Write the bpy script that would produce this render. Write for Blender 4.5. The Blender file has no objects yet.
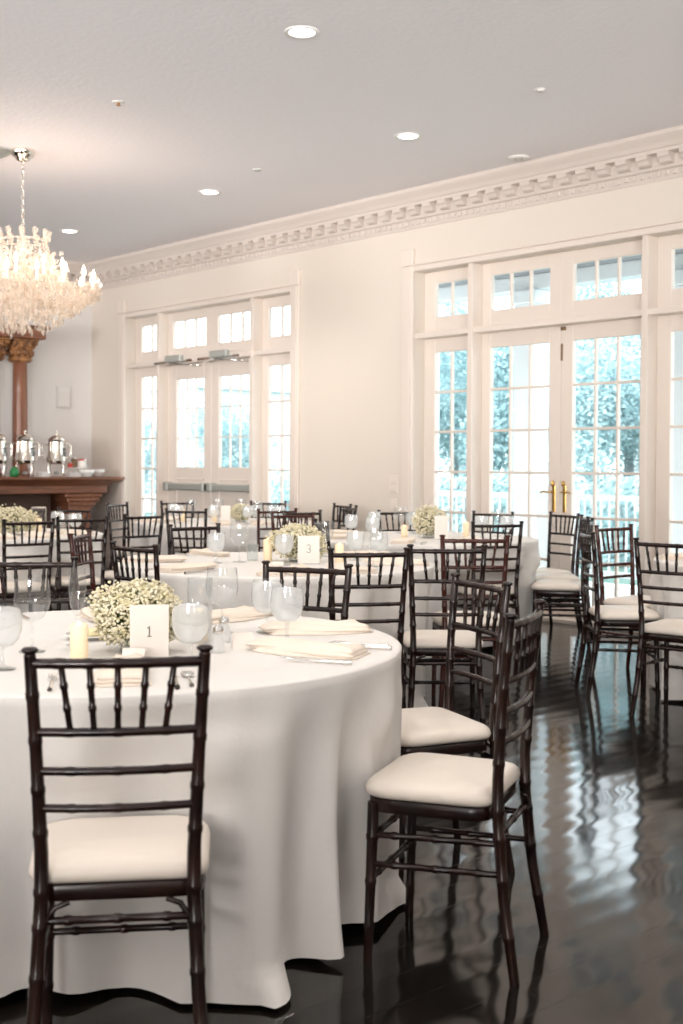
import bpy, bmesh, math, random
from math import sin, cos, pi, radians, atan2, hypot
from mathutils import Vector, Matrix
random.seed(7)
SC = bpy.context.scene
COL = SC.collection
D = 8.05          # room face of the long window wall
XL = -13.75       # room face of the end wall
XR, YF = 4.6, -5.2
H = 3.78          # ceiling

# ------------------------------------------------------------------ materials
def mat(name, color, rough=.5, metal=0., spec=.5, coat=0., trans=0., emit=None, estr=0.):
    m = bpy.data.materials.new(name); m.use_nodes = True
    b = m.node_tree.nodes['Principled BSDF']
    b.inputs['Base Color'].default_value = (*color, 1)
    b.inputs['Roughness'].default_value = rough
    b.inputs['Metallic'].default_value = metal
    b.inputs['Specular IOR Level'].default_value = spec
    b.inputs['Coat Weight'].default_value = coat
    b.inputs['Coat Roughness'].default_value = .12
    b.inputs['Transmission Weight'].default_value = trans
    if emit:
        b.inputs['Emission Color'].default_value = (*emit, 1)
        b.inputs['Emission Strength'].default_value = estr
    return m

def add_bump(m, scale, strength, dist=.01, detail=3, kind='noise', coords='Object', stretch=(1, 1, 1)):
    nt = m.node_tree; N = nt.nodes; L = nt.links
    tc = N.new('ShaderNodeTexCoord'); mp = N.new('ShaderNodeMapping'); mp.inputs['Scale'].default_value = stretch
    t = N.new('ShaderNodeTexNoise') if kind == 'noise' else N.new('ShaderNodeTexVoronoi')
    t.inputs['Scale'].default_value = scale
    if kind == 'noise': t.inputs['Detail'].default_value = detail
    bp = N.new('ShaderNodeBump'); bp.inputs['Strength'].default_value = strength; bp.inputs['Distance'].default_value = dist
    L.new(tc.outputs[coords], mp.inputs[0]); L.new(mp.outputs[0], t.inputs['Vector'])
    L.new(t.outputs[0], bp.inputs['Height'])
    L.new(bp.outputs[0], N['Principled BSDF'].inputs['Normal'])
    return t

def add_var(m, c1, c2, scale=4, stretch=(1, 1, 1), detail=4, coords='Object', lo=.35, hi=.65):
    nt = m.node_tree; N = nt.nodes; L = nt.links
    tc = N.new('ShaderNodeTexCoord'); mp = N.new('ShaderNodeMapping'); mp.inputs['Scale'].default_value = stretch
    t = N.new('ShaderNodeTexNoise'); t.inputs['Scale'].default_value = scale; t.inputs['Detail'].default_value = detail
    r = N.new('ShaderNodeValToRGB')
    r.color_ramp.elements[0].position = lo; r.color_ramp.elements[0].color = (*c1, 1)
    r.color_ramp.elements[1].position = hi; r.color_ramp.elements[1].color = (*c2, 1)
    L.new(tc.outputs[coords], mp.inputs[0]); L.new(mp.outputs[0], t.inputs['Vector'])
    L.new(t.outputs[0], r.inputs[0]); L.new(r.outputs[0], N['Principled BSDF'].inputs['Base Color'])

def glassy(name, tint=(1, 1, 1), ior=1.45, haze=0., hazecol=(1, 1, 1), rough=.02):
    m = bpy.data.materials.new(name); m.use_nodes = True
    nt = m.node_tree; N = nt.nodes; L = nt.links
    N.remove(N['Principled BSDF']); out = N['Material Output']
    tr = N.new('ShaderNodeBsdfTransparent'); tr.inputs[0].default_value = (*tint, 1)
    gl = N.new('ShaderNodeBsdfGlossy'); gl.inputs['Roughness'].default_value = rough
    lw = N.new('ShaderNodeLayerWeight'); lw.inputs['Blend'].default_value = .5      # Schlick reflectance, same from both sides
    pw = N.new('ShaderNodeMath'); pw.operation = 'POWER'; pw.inputs[1].default_value = 5
    f0 = ((ior - 1) / (ior + 1)) ** 2
    ma = N.new('ShaderNodeMath'); ma.operation = 'MULTIPLY_ADD'; ma.inputs[1].default_value = 1 - f0; ma.inputs[2].default_value = f0
    mx = N.new('ShaderNodeMixShader')
    L.new(lw.outputs['Facing'], pw.inputs[0]); L.new(pw.outputs[0], ma.inputs[0])
    L.new(ma.outputs[0], mx.inputs[0]); L.new(tr.outputs[0], mx.inputs[1]); L.new(gl.outputs[0], mx.inputs[2])
    last = mx
    if haze > 0:
        df = N.new('ShaderNodeBsdfDiffuse'); df.inputs[0].default_value = (*hazecol, 1)
        tl = N.new('ShaderNodeBsdfTranslucent'); tl.inputs[0].default_value = (*hazecol, 1)
        dm = N.new('ShaderNodeMixShader'); dm.inputs[0].default_value = .5
        L.new(df.outputs[0], dm.inputs[1]); L.new(tl.outputs[0], dm.inputs[2])
        m2 = N.new('ShaderNodeMixShader'); m2.inputs[0].default_value = haze
        L.new(mx.outputs[0], m2.inputs[1]); L.new(dm.outputs[0], m2.inputs[2]); last = m2
    L.new(last.outputs[0], out.inputs['Surface'])
    return m

M = {}
M['wall'] = mat('wall_paint', (.725, .66, .585), .6); add_bump(M['wall'], 60, .08, .004)
M['endwall'] = mat('end_wall_daylit', (.82, .80, .78), .6); add_bump(M['endwall'], 60, .08, .004)  # daylight falling on this wall is put into its paler, cooler colour
M['ceil'] = mat('ceiling_paint', (.85, .845, .87), .7); add_bump(M['ceil'], 26, .22, .012, 4)
M['trim'] = mat('trim_paint', (.76, .68, .61), .38)
M['plaster'] = mat('cornice_plaster', (.64, .575, .525), .65)
M['chair'] = mat('mahogany_lacquer', (.014, .005, .004), .26, spec=.4, coat=.1)
add_var(M['chair'], (.007, .0032, .0028), (.022, .0075, .005), 14)
M['chair_red'] = mat('red_mahogany_lacquer', (.05, .010, .006), .26, spec=.4, coat=.1)
M['cushion'] = mat('ivory_vinyl', (.78, .71, .63), .42); add_bump(M['cushion'], 9, .12, .02)
M['cloth'] = mat('ivory_cloth', (.77, .75, .72), .8, spec=.2); add_bump(M['cloth'], 7, .22, .03, 4)
M['napkin'] = mat('cream_napkin', (.83, .74, .64), .85, spec=.2); add_bump(M['napkin'], 25, .3, .01)
M['silver'] = mat('polished_steel', (.78, .77, .75), .14, 1.)
M['brushed'] = mat('brushed_steel', (.42, .44, .41), .45, .35)
M['chrome'] = mat('warm_chrome', (.80, .76, .70), .12, 1.)
M['brass'] = mat('brass', (.62, .40, .13), .25, 1.)
M['wood'] = mat('walnut_stain', (.13, .045, .02), .38, coat=.2)
add_var(M['wood'], (.19, .068, .032), (.26, .10, .048), 2, (9, 9, .6))
M['woodh'] = mat('walnut_stain_horizontal', (.13, .045, .02), .38, coat=.2)
add_var(M['woodh'], (.15, .058, .028), (.26, .10, .05), 3, (9, 1.2, 9))
M['gilt'] = mat('carved_gilt_wood', (.30, .13, .045), .45); add_var(M['gilt'], (.14, .055, .022), (.42, .2, .07), 16)
M['dark'] = mat('dark_recess', (.06, .03, .02), .6)
M['black'] = mat('black_print', (.02, .02, .02), .6)
M['grey'] = mat('grey_print', (.16, .15, .14), .6)
M['white'] = mat('white_plastic', (.80, .79, .77), .45)
M['porcelain'] = mat('white_porcelain', (.82, .80, .76), .2, coat=.4)
M['card'] = mat('card_stock', (.80, .74, .68), .7)
M['candle'] = mat('ivory_wax', (.86, .74, .54), .5, emit=(1., .62, .26), estr=.16)
M['flame'] = mat('candle_glow', (1, .75, .4), .5, emit=(1., .62, .22), estr=5)
M['bulb'] = mat('lit_bulb', (1, .9, .75), .4, emit=(1., .84, .62), estr=7)
M['can'] = mat('lit_lens', (1, 1, 1), .4, emit=(1., .95, .88), estr=9)
M['sleeve'] = mat('candle_sleeve', (.80, .72, .62), .4)
M['flower'] = mat('tiny_white_blossom', (.80, .74, .56), .8); add_var(M['flower'], (.66, .60, .36), (.88, .83, .68), 40)
M['stem'] = mat('green_stem', (.13, .17, .05), .6); add_var(M['stem'], (.08, .13, .03), (.24, .26, .08), 22)
M['red'] = mat('red_label', (.55, .04, .03), .5)
M['green'] = mat('green_glaze', (.02, .22, .06), .4)
M['amber'] = mat('brown_glaze', (.20, .12, .06), .4)
M['butter'] = mat('butter', (.85, .76, .45), .5)
M['pane'] = glassy('window_glass', (.97, .99, .99), 1.35)
M['glass'] = glassy('table_glass', (.975, .985, .985), 1.9, .03)
M['tumbler'] = glassy('smoky_glass', (.93, .95, .95), 1.5, .03)
M['crystal'] = glassy('cut_crystal', (.97, .95, .92), 1.55, .27, (.95, .88, .81), .05)
M['ice'] = glassy('iced_water', (.95, .97, .98), 1.33, .44, (1., 1., 1.), .08)
M['porch'] = mat('porch_paint', (.85, .86, .88), .5)
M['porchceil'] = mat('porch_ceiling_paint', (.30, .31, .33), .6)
M['deck'] = mat('pale_stone', (.80, .80, .78), .7); add_bump(M['deck'], 5, .2, .02)
M['lawn'] = mat('lawn', (.12, .20, .17), .9); add_var(M['lawn'], (.09, .17, .14), (.16, .24, .20), 2)
M['leaf'] = mat('leaf_green', (.42, .56, .58), .8, spec=.2); add_var(M['leaf'], (.34, .49, .51), (.50, .65, .66), 2.5)
M['leaf2'] = mat('leaf_pale_green', (.48, .62, .64), .8, spec=.2); add_var(M['leaf2'], (.40, .55, .57), (.58, .72, .73), 3)
M['bark'] = mat('bark', (.30, .32, .33), .9); add_bump(M['bark'], 12, .6, .03)

def floor_mat():
    m = mat('dark_plank_floor', (.016, .012, .009), .1, spec=.42)
    nt = m.node_tree; N = nt.nodes; L = nt.links; B = N['Principled BSDF']
    tc = N.new('ShaderNodeTexCoord')
    mp = N.new('ShaderNodeMapping'); mp.inputs['Rotation'].default_value = (0, 0, pi / 2)
    br = N.new('ShaderNodeTexBrick'); br.inputs['Scale'].default_value = 1
    br.inputs['Brick Width'].default_value = 1.7; br.inputs['Row Height'].default_value = .122
    br.inputs['Mortar Size'].default_value = .0018; br.inputs['Mortar Smooth'].default_value = .4
    br.offset = .37
    br.inputs['Color1'].default_value = (.013, .010, .008, 1); br.inputs['Color2'].default_value = (.007, .0055, .0045, 1)
    br.inputs['Mortar'].default_value = (.004, .003, .003, 1)
    L.new(tc.outputs['Object'], mp.inputs[0]); L.new(mp.outputs[0], br.inputs['Vector'])
    L.new(br.outputs['Color'], B.inputs['Base Color'])
    # each board is a little cupped and wavy
    sx = N.new('ShaderNodeSeparateXYZ'); L.new(tc.outputs['Object'], sx.inputs[0])
    mu = N.new('ShaderNodeMath'); mu.operation = 'MULTIPLY'; mu.inputs[1].default_value = 2 * pi / .122
    L.new(sx.outputs['X'], mu.inputs[0])
    sn = N.new('ShaderNodeMath'); sn.operation = 'COSINE'; L.new(mu.outputs[0], sn.inputs[0])
    ns = N.new('ShaderNodeTexNoise'); ns.inputs['Scale'].default_value = 2.6; ns.inputs['Detail'].default_value = 2
    mp2 = N.new('ShaderNodeMapping'); mp2.inputs['Scale'].default_value = (2.2, .7, 1)
    L.new(tc.outputs['Object'], mp2.inputs[0]); L.new(mp2.outputs[0], ns.inputs['Vector'])
    a1 = N.new('ShaderNodeMath'); a1.operation = 'MULTIPLY'; a1.inputs[1].default_value = .00016; L.new(sn.outputs[0], a1.inputs[0])
    a2 = N.new('ShaderNodeMath'); a2.operation = 'MULTIPLY'; a2.inputs[1].default_value = .0013; L.new(ns.outputs[0], a2.inputs[0])
    ad = N.new('ShaderNodeMath'); ad.operation = 'ADD'; L.new(a1.outputs[0], ad.inputs[0]); L.new(a2.outputs[0], ad.inputs[1])
    bp = N.new('ShaderNodeBump'); bp.inputs['Strength'].default_value = 1; bp.inputs['Distance'].default_value = 1
    L.new(ad.outputs[0], bp.inputs['Height'])
    b2 = N.new('ShaderNodeBump'); b2.inputs['Strength'].default_value = .4; b2.inputs['Distance'].default_value = .001; b2.invert = True
    L.new(br.outputs['Fac'], b2.inputs['Height']); L.new(bp.outputs[0], b2.inputs['Normal'])
    L.new(b2.outputs[0], B.inputs['Normal'])
    n3 = N.new('ShaderNodeTexNoise'); n3.inputs['Scale'].default_value = 5; L.new(tc.outputs['Object'], n3.inputs['Vector'])
    mr = N.new('ShaderNodeMapRange'); mr.inputs[3].default_value = .05; mr.inputs[4].default_value = .14
    L.new(n3.outputs[0], mr.inputs[0]); L.new(mr.outputs[0], B.inputs['Roughness'])
    return m
M['floor'] = floor_mat()

# ------------------------------------------------------------------ mesh builder
class MB:
    def __init__(s): s.v = []; s.f = []; s.sm = []
    def add(s, vs, fs, smooth=False):
        o = len(s.v); s.v += [tuple(p) for p in vs]
        s.f += [tuple(i + o for i in f) for f in fs]; s.sm += [smooth] * len(fs)
        return s
    def box(s, x0, x1, y0, y1, z0, z1, b=0., T=None):
        bm = bmesh.new(); bmesh.ops.create_cube(bm, size=1)
        for v in bm.verts:
            v.co = Vector(((x0 + x1) / 2 + v.co.x * (x1 - x0), (y0 + y1) / 2 + v.co.y * (y1 - y0), (z0 + z1) / 2 + v.co.z * (z1 - z0)))
        if b: bmesh.ops.bevel(bm, geom=bm.edges[:], offset=b, segments=1, affect='EDGES')
        if T: bmesh.ops.transform(bm, matrix=T, verts=bm.verts[:])
        bm.verts.index_update()
        s.add([v.co for v in bm.verts], [[v.index for v in f.verts] for f in bm.faces]); bm.free(); return s
    def tube(s, pts, rad, n=8, smooth=True, cap=True):
        pts = [Vector(p) for p in pts]; k = len(pts)
        if not isinstance(rad, (list, tuple)): rad = [rad] * k
        vs = []; up = None
        for i, p in enumerate(pts):
            t = (pts[min(i + 1, k - 1)] - pts[max(i - 1, 0)])
            if t.length < 1e-9: t = Vector((0, 0, 1))
            t.normalize()
            if up is None: up = Vector((1, 0, 0)) if abs(t.x) < .8 else Vector((0, 1, 0))
            a = (up - t * up.dot(t)); a.normalize(); up = a; b = t.cross(a)
            for j in range(n):
                an = 2 * pi * j / n; vs.append(p + (a * cos(an) + b * sin(an)) * rad[i])
        fs = [[i * n + j, i * n + (j + 1) % n, (i + 1) * n + (j + 1) % n, (i + 1) * n + j] for i in range(k - 1) for j in range(n)]
        s.add(vs, fs, smooth)
        if cap: s.add(vs[:n], [list(range(n))[::-1]]); s.add(vs[-n:], [list(range(n))])
        return s
    def lathe(s, prof, n=20, c=(0, 0, 0), smooth=True, T=None):
        vs = [Vector((c[0] + r * cos(2 * pi * j / n), c[1] + r * sin(2 * pi * j / n), c[2] + z)) for r, z in prof for j in range(n)]
        if T: vs = [T @ v for v in vs]
        fs = [[i * n + j, i * n + (j + 1) % n, (i + 1) * n + (j + 1) % n, (i + 1) * n + j] for i in range(len(prof) - 1) for j in range(n)]
        return s.add(vs, fs, smooth)
    def prism(s, poly, axis, a0, a1):
        """extrude a 2D outline along 'x','y' or 'z'"""
        def P(u, v, w): return {'x': (w, u, v), 'y': (u, w, v), 'z': (u, v, w)}[axis]
        n = len(poly); vs = [P(u, v, a0) for u, v in poly] + [P(u, v, a1) for u, v in poly]
        fs = [[i, (i + 1) % n, n + (i + 1) % n, n + i] for i in range(n)] + [list(range(n))[::-1], list(range(n, 2 * n))]
        return s.add(vs, fs)
    def ball(s, c, r, sub=1, sc=(1, 1, 1), smooth=True):
        bm = bmesh.new(); bmesh.ops.create_icosphere(bm, subdivisions=sub, radius=r)
        bm.verts.index_update()
        s.add([(c[0] + v.co.x * sc[0], c[1] + v.co.y * sc[1], c[2] + v.co.z * sc[2]) for v in bm.verts], [[v.index for v in f.verts] for f in bm.faces], smooth)
        bm.free(); return s
    def mesh(s, name, m):
        me = bpy.data.meshes.new(name); me.from_pydata(s.v, [], s.f)
        me.polygons.foreach_set('use_smooth', s.sm); me.materials.append(m); me.validate()
        bm = bmesh.new(); bm.from_mesh(me); bmesh.ops.recalc_face_normals(bm, faces=bm.faces); bm.to_mesh(me); bm.free()
        me.update(); return me
    def build(s, name, m, parent=None, loc=None, rz=0):
        o = bpy.data.objects.new(name, s.mesh(name, m)); COL.objects.link(o)
        if parent: o.parent = parent
        if loc: o.location = loc
        o.rotation_euler.z = rz
        return o

def tag(o, label=None, cat=None, group=None, kind=None):
    if label: o['label'] = label
    if cat: o['category'] = cat
    if group: o['group'] = group
    if kind: o['kind'] = kind
    return o
def thing(name, label, cat, loc=(0, 0, 0), rz=0, group=None):
    o = bpy.data.objects.new(name, None); COL.objects.link(o); o.empty_display_size = .1
    o.location = loc; o.rotation_euler.z = rz
    return tag(o, label, cat, group)
def struct(name, mb, m, parent=None, label=None):
    o = mb.build(name, m, parent)
    if not parent: o['kind'] = 'structure'
    if label: o['label'] = label
    return o
def dup(root, loc, rz=0, label=None, group=None):
    def cp(o, par):
        c = o.copy(); COL.objects.link(c)
        if par: c.parent = par
        for ch in o.children: cp(ch, c)
        return c
    r = cp(root, None); r.location = loc; r.rotation_euler.z = rz
    if label: r['label'] = label
    if group: r['group'] = group
    return r

# ------------------------------------------------------------------ room shell
struct('floor', MB().add([(XL - .2, YF - .2, 0), (XR + .2, YF - .2, 0), (XR + .2, D + .2, 0), (XL - .2, D + .2, 0)], [(0, 1, 2, 3)]), M['floor'], label='dark glossy plank floor')
struct('ceiling', MB().box(XL - .2, XR + .2, YF - .2, D + .3, H, H + .15), M['ceil'], label='white textured ceiling')
WT = .24
U1 = (-12.94, -9.77); U2 = (-8.0, -4.83); ZH = 3.06
w = MB()
for x0, x1 in ((XL - .2, U1[0]), (U1[1], U2[0]), (U2[1], XR + .2)): w.box(x0, x1, D, D + WT, 0, H)
for x0, x1 in (U1, U2): w.box(x0, x1, D, D + WT, ZH, H)
struct('wall_back', w, M['wall'], label='long cream wall with two banks of glazed doors')
struct('wall_left', MB().box(XL - .2, XL, YF - .2, D, 0, H), M['endwall'], label='pale end wall behind the carved mantel')
# plain walls behind the camera
struct('wall_front', MB().box(XL - .2, XR + .2, YF - WT, YF, 0, H), M['wall'], label='plain wall behind the camera')
struct('wall_right', MB().box(XR, XR + WT, YF - .2, D, 0, H), M['wall'], label='plain wall to the right of the camera')

# baseboards
def baseb(mb, x0, x1): mb.prism([(D, 0), (D - .022, 0), (D - .022, .15), (D - .012, .18), (D, .185)], 'x', x0, x1)
b = MB()
for x0, x1 in ((XL, U1[0] - .15), (U1[1] + .15, U2[0] - .15), (U2[1] + .15, XR)): baseb(b, x0, x1)
struct('baseboard_back', b, M['trim'], label='white baseboard under the long cream wall')
b = MB(); b.prism([(XL, 0), (XL + .022, 0), (XL + .022, .15), (XL + .012, .18), (XL, .185)], 'y', YF, D)
struct('baseboard_left', b, M['trim'], label='white baseboard along the end wall')

# cornice along the long wall and the end wall: cove, modillion blocks, beaded dentil strip
def cornice(name, axis, label):
    base = D if axis == 'x' else XL; sg = -1 if axis == 'x' else 1
    a0, a1 = (XL, XR) if axis == 'x' else (YF, D)
    mb = MB()
    prof = [(0, 3.455), (.012, 3.455), (.016, 3.475), (.012, 3.48), (.012, 3.53), (.03, 3.54), (.035, 3.56), (.03, 3.565), (.03, 3.635),
            (.115, 3.64), (.12, 3.665), (.13, 3.67), (.15, 3.70), (.185, 3.735), (.195, 3.75), (.195, 3.779), (0, 3.779)]
    mb.prism([(base + sg * d, z) for d, z in prof], axis, a0, a1)
    p = a0 + .1
    while p < a1 - .02:      # modillions: small scrolled brackets
        pr = [(.03, 3.565), (.05, 3.563), (.075, 3.575), (.09, 3.6), (.11, 3.61), (.114, 3.639), (.03, 3.639)]
        mb.prism([(base + sg * d, z) for d, z in pr], axis, p - .05, p + .05); p += .19
    p = a0 + .04
    while p < a1 - .02:      # beads
        if axis == 'x': mb.box(p - .02, p + .02, D - .028, D - .01, 3.485, 3.528, .006)
        else: mb.box(XL + .01, XL + .028, p - .02, p + .02, 3.485, 3.528, .006)
        p += .073
    return struct(name, mb, M['plaster'], label=label)
cornice('trim_1', 'x', 'plaster cornice with small brackets over the long wall')
cornice('trim_2', 'y', 'plaster cornice over the end wall')

# ------------------------------------------------------------------ glazed units in the long wall
YR = D + .13            # recessed plane of the sashes
ZB0, ZB1 = 2.45, 2.50   # transom bar
def frame_glass(parent, x0, x1, z0, z1, gx0, gx1, gz0, gz1, cols, rowz, y=YR, t=.05, muntin=.022):
    """stiles and rails with a glazed opening gx/gz, muntin bars, and a pane"""
    f = MB()
    f.box(x0, gx0, y, y + t, z0, z1, .004); f.box(gx1, x1, y, y + t, z0, z1, .004)
    f.box(gx0 - .002, gx1 + .002, y, y + t, gz1, z1, .004); f.box(gx0 - .002, gx1 + .002, y, y + t, z0, gz0, .004)
    parent_f = f.build('frame', M['trim'], parent)
    m = MB()
    for i in range(1, cols):
        x = gx0 + (gx1 - gx0) * i / cols; m.box(x - muntin / 2, x + muntin / 2, y + .008, y + t - .006, gz0, gz1, .004)
    for z in rowz: m.box(gx0, gx1, y + .010, y + t - .008, z - muntin / 2, z + muntin / 2, .004)
    if m.v: m.build('muntin', M['trim'], parent)
    MB().box(gx0 - .005, gx1 + .005, y + .026, y + .031, gz0 - .005, gz1 + .005).build('pane', M['pane'], parent)
ROWS = [1.957, 1.593, 1.228, .863]
def unit(cx, a, tagw, kind):
    """a = half pattern: side glass, leaf glass etc. measured from the middle of the unit"""
    x0, x1 = cx - 1.585, cx + 1.585
    nonlocal_names = []
    # casings with corner blocks, header
    c = MB()
    for xa, xb in ((x0 - .135, x0), (x1, x1 + .135)):
        c.box(xa, xb, D - .03, D + .001, 0, 3.115, .005)
        c.box(xa + .03, xb - .03, D - .038, D - .028, .25, 3.1, .003)
        c.box(xa - .008, xb + .008, D - .04, D + .001, 3.115, 3.27, .006)
        c.box(xa - .008, xb + .008, D - .04, D + .001, 0, .22, .006)
    c.box(x0, x1, D - .028, D + .001, ZH, ZH + .05, .004); c.box(x0, x1, D - .042, D + .001, ZH + .05, ZH + .07, .004)
    struct('trim_%d' % tagw, c, M['trim'], label='white door casing with corner blocks around the %s doors' % kind)
    # mullions and transom bar, standing proud of the sashes
    mcs = (cx - .9015, cx + .9015)
    m = MB()
    for mc in mcs: m.box(mc - .027, mc + .027, D + .0, YR + .06, 0, ZH, .003)
    m.box(x0, x1, D + .012, YR + .06, ZB0, ZB1, .003)
    if kind == 'left': m.box(mcs[0], mcs[1], D - .045, D + .05, ZB0 - .01, ZB1 + .01, .004)
    struct('trim_%d' % (tagw + 1), m, M['trim'], label='mullions and transom bar of the %s doors' % kind)
    m = MB()
    m.box(x0, x1, D - .02, D + WT, 0, .035, .004)
    struct('trim_%d' % (tagw + 2), m, M['trim'], label='threshold under the %s doors' % kind)
    return x0, x1, mcs
def sthing(name, label, loc=(0, 0, 0)):
    o = bpy.data.objects.new(name, None); COL.objects.link(o); o.location = loc
    o['kind'] = 'structure'; o['label'] = label; return o

wn = [0]
def win(label):
    wn[0] += 1; return sthing('window_%d' % wn[0], label)
# left unit
cx = -11.352; x0, x1, mc = unit(cx, None, 3, 'left')
o = win('tall narrow sidelight nearest the mantel'); frame_glass(o, x0, mc[0] - .027, .03, ZB0, -12.80, -12.384, .24, 2.335, 2, ROWS + [.5])
o = win('tall narrow sidelight on the right of the metal-bar doors'); frame_glass(o, mc[1] + .027, x1, .03, ZB0, -10.32, -9.904, .24, 2.335, 2, ROWS + [.5])
for a, b_, g0, g1, n, lb in ((x0, mc[0] - .027, -12.80, -12.384, 2, 'leftmost transom light'), (mc[0] + .027, cx, -12.12, -11.464, 3, 'second transom light from the left end'),
                          (cx, mc[1] - .027, -11.237, -10.579, 3, 'third transom light from the left end'), (mc[1] + .027, x1, -10.32, -9.904, 2, 'fourth transom light from the left end')):
    o = win(lb); frame_glass(o, a, b_, ZB1, ZH, g0, g1, 2.646, 2.952, n, [])
def panic_leaf(name, xa, xb, g0, g1, label, hinge):
    o = sthing(name, label)
    frame_glass(o, xa, xb, .036, ZB0, g0, g1, 1.25, 2.268, 3, [1.59, 1.93], muntin=.012)
    p = MB(); gx = (g0, g1)
    for xx in ((g0 + .0, g0 + .02), (g1 - .02, g1)): p.box(xx[0], xx[1], YR - .008, YR + .004, .3, 1.12, .003)
    p.box(g0, g1, YR - .008, YR + .004, 1.10, 1.12, .003); p.box(g0, g1, YR - .008, YR + .004, .3, .32, .003)
    p.build('panel_moulding', M['trim'], o)
    bar = MB(); bar.box(xa + .03, xb - .03, YR - .085, YR - .03, .985, 1.065, .012)
    bar.box(xa + .03, xa + .12, YR - .095, YR + .002, .975, 1.075, .012); bar.box(xb - .1, xb - .03, YR - .095, YR + .002, .975, 1.075, .012)
    bar.build('push_bar', M['brushed'], o)
    cl = MB(); hx = (xa + .1) if hinge < 0 else (xb - .1)
    cx_ = (xa + xb) / 2
    cl.box(cx_ - .17, cx_ + .14, D - .10, D - .045, 2.455, 2.53, .008)
    cl.build('door_closer', M['brushed'], o)
    ar = MB(); ar.tube([(cx_ - .1, D - .075, 2.45), (cx_ - .32, D - .02, 2.44), (cx_ - .44, D + .02, 2.43)], .011, 6)
    ar.tube([(cx_ - .1, D - .075, 2.445), (cx_ + .15, D - .0, 2.42), (cx_ + .26, YR - .01, 2.41)], .009, 6)
    ar.box(cx_ - .46, cx_ + .32, D - .052, D - .046, 2.445, 2.475, .002)
    ar.build('closer_arm', M['silver'], o)
panic_leaf('door_1', mc[0] + .027, cx - .002, -12.045, -11.494, 'left leaf of the white doors with a grey push bar', -1)
panic_leaf('door_2', cx + .002, mc[1] - .027, -11.208, -10.655, 'right leaf of the white doors with a grey push bar', 1)
# right unit
cx = -6.415; x0, x1, mc = unit(cx, None, 6, 'right')
o = win('tall sidelight left of the brass-handled doors'); frame_glass(o, x0, mc[0] - .027, .03, ZB0, -7.863, -7.469, .24, 2.322, 2, ROWS + [.5])
o = win('tall sidelight at the right edge of the photo'); frame_glass(o, mc[1] + .027, x1, .03, ZB0, -5.361, -4.967, .24, 2.322, 2, ROWS + [.5])
for a, b_, g0, g1, n, lb in ((x0, mc[0] - .027, -7.863, -7.469, 2, 'transom light over the sidelight left of the brass handles'), (mc[0] + .027, cx, -7.19, -6.538, 3, 'transom light over the left brass-handled leaf'),
                          (cx, mc[1] - .027, -6.294, -5.639, 3, 'transom light over the right brass-handled leaf'), (mc[1] + .027, x1, -5.361, -4.967, 2, 'transom light at the right edge of the photo')):
    o = win(lb); frame_glass(o, a, b_, ZB1, ZH, g0, g1, 2.646, 2.952, n, [])
def french_leaf(name, xa, xb, g0, g1, label, hx, sg):
    o = sthing(name, label)
    frame_glass(o, xa, xb, .036, ZB0, g0, g1, .13, 2.321, 3, ROWS + [.5])
    h = MB(); h.box(hx - .018, hx + .018, YR - .008, YR + .002, .90, 1.13, .004)
    h.lathe([(0, 0), (.012, 0), (.016, .02), (.012, .04), (0, .045)], 10, (hx, YR - .02, 1.12))
    h.build('handle_plate', M['brass'], o)
    h = MB(); h.tube([(hx, YR - .004, 1.07), (hx, YR - .05, 1.07), (hx + sg * .03, YR - .055, 1.068), (hx + sg * .07, YR - .055, 1.075), (hx + sg * .105, YR - .052, 1.06)], [.008, .008, .008, .007, .005], 8)
    h.build('door_handle', M['brass'], o)
    hg = MB()
    for z in (.35, 1.3, 2.2): hg.box((xa if sg < 0 else xb) - .01, (xa if sg < 0 else xb) + .01, YR - .01, YR + .002, z, z + .1, .002)
    hg.build('hinge', M['trim'], o)
    if sg > 0:
        bt = MB(); bt.box(xa + .004, xa + .02, YR - .012, YR + .001, 2.16, 2.30, .002); bt.box(xa + .002, xa + .05, YR - .014, YR + .001, 2.41, 2.44, .002)
        bt.build('top_bolt', M['amber'], o)
french_leaf('door_3', mc[0] + .027, cx - .002, -7.19, -6.538, 'left leaf of the glazed doors with brass handles', cx - .06, -1)
french_leaf('door_4', cx + .002, mc[1] - .027, -6.294, -5.639, 'right leaf of the glazed doors with brass handles', cx + .05, 1)

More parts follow.
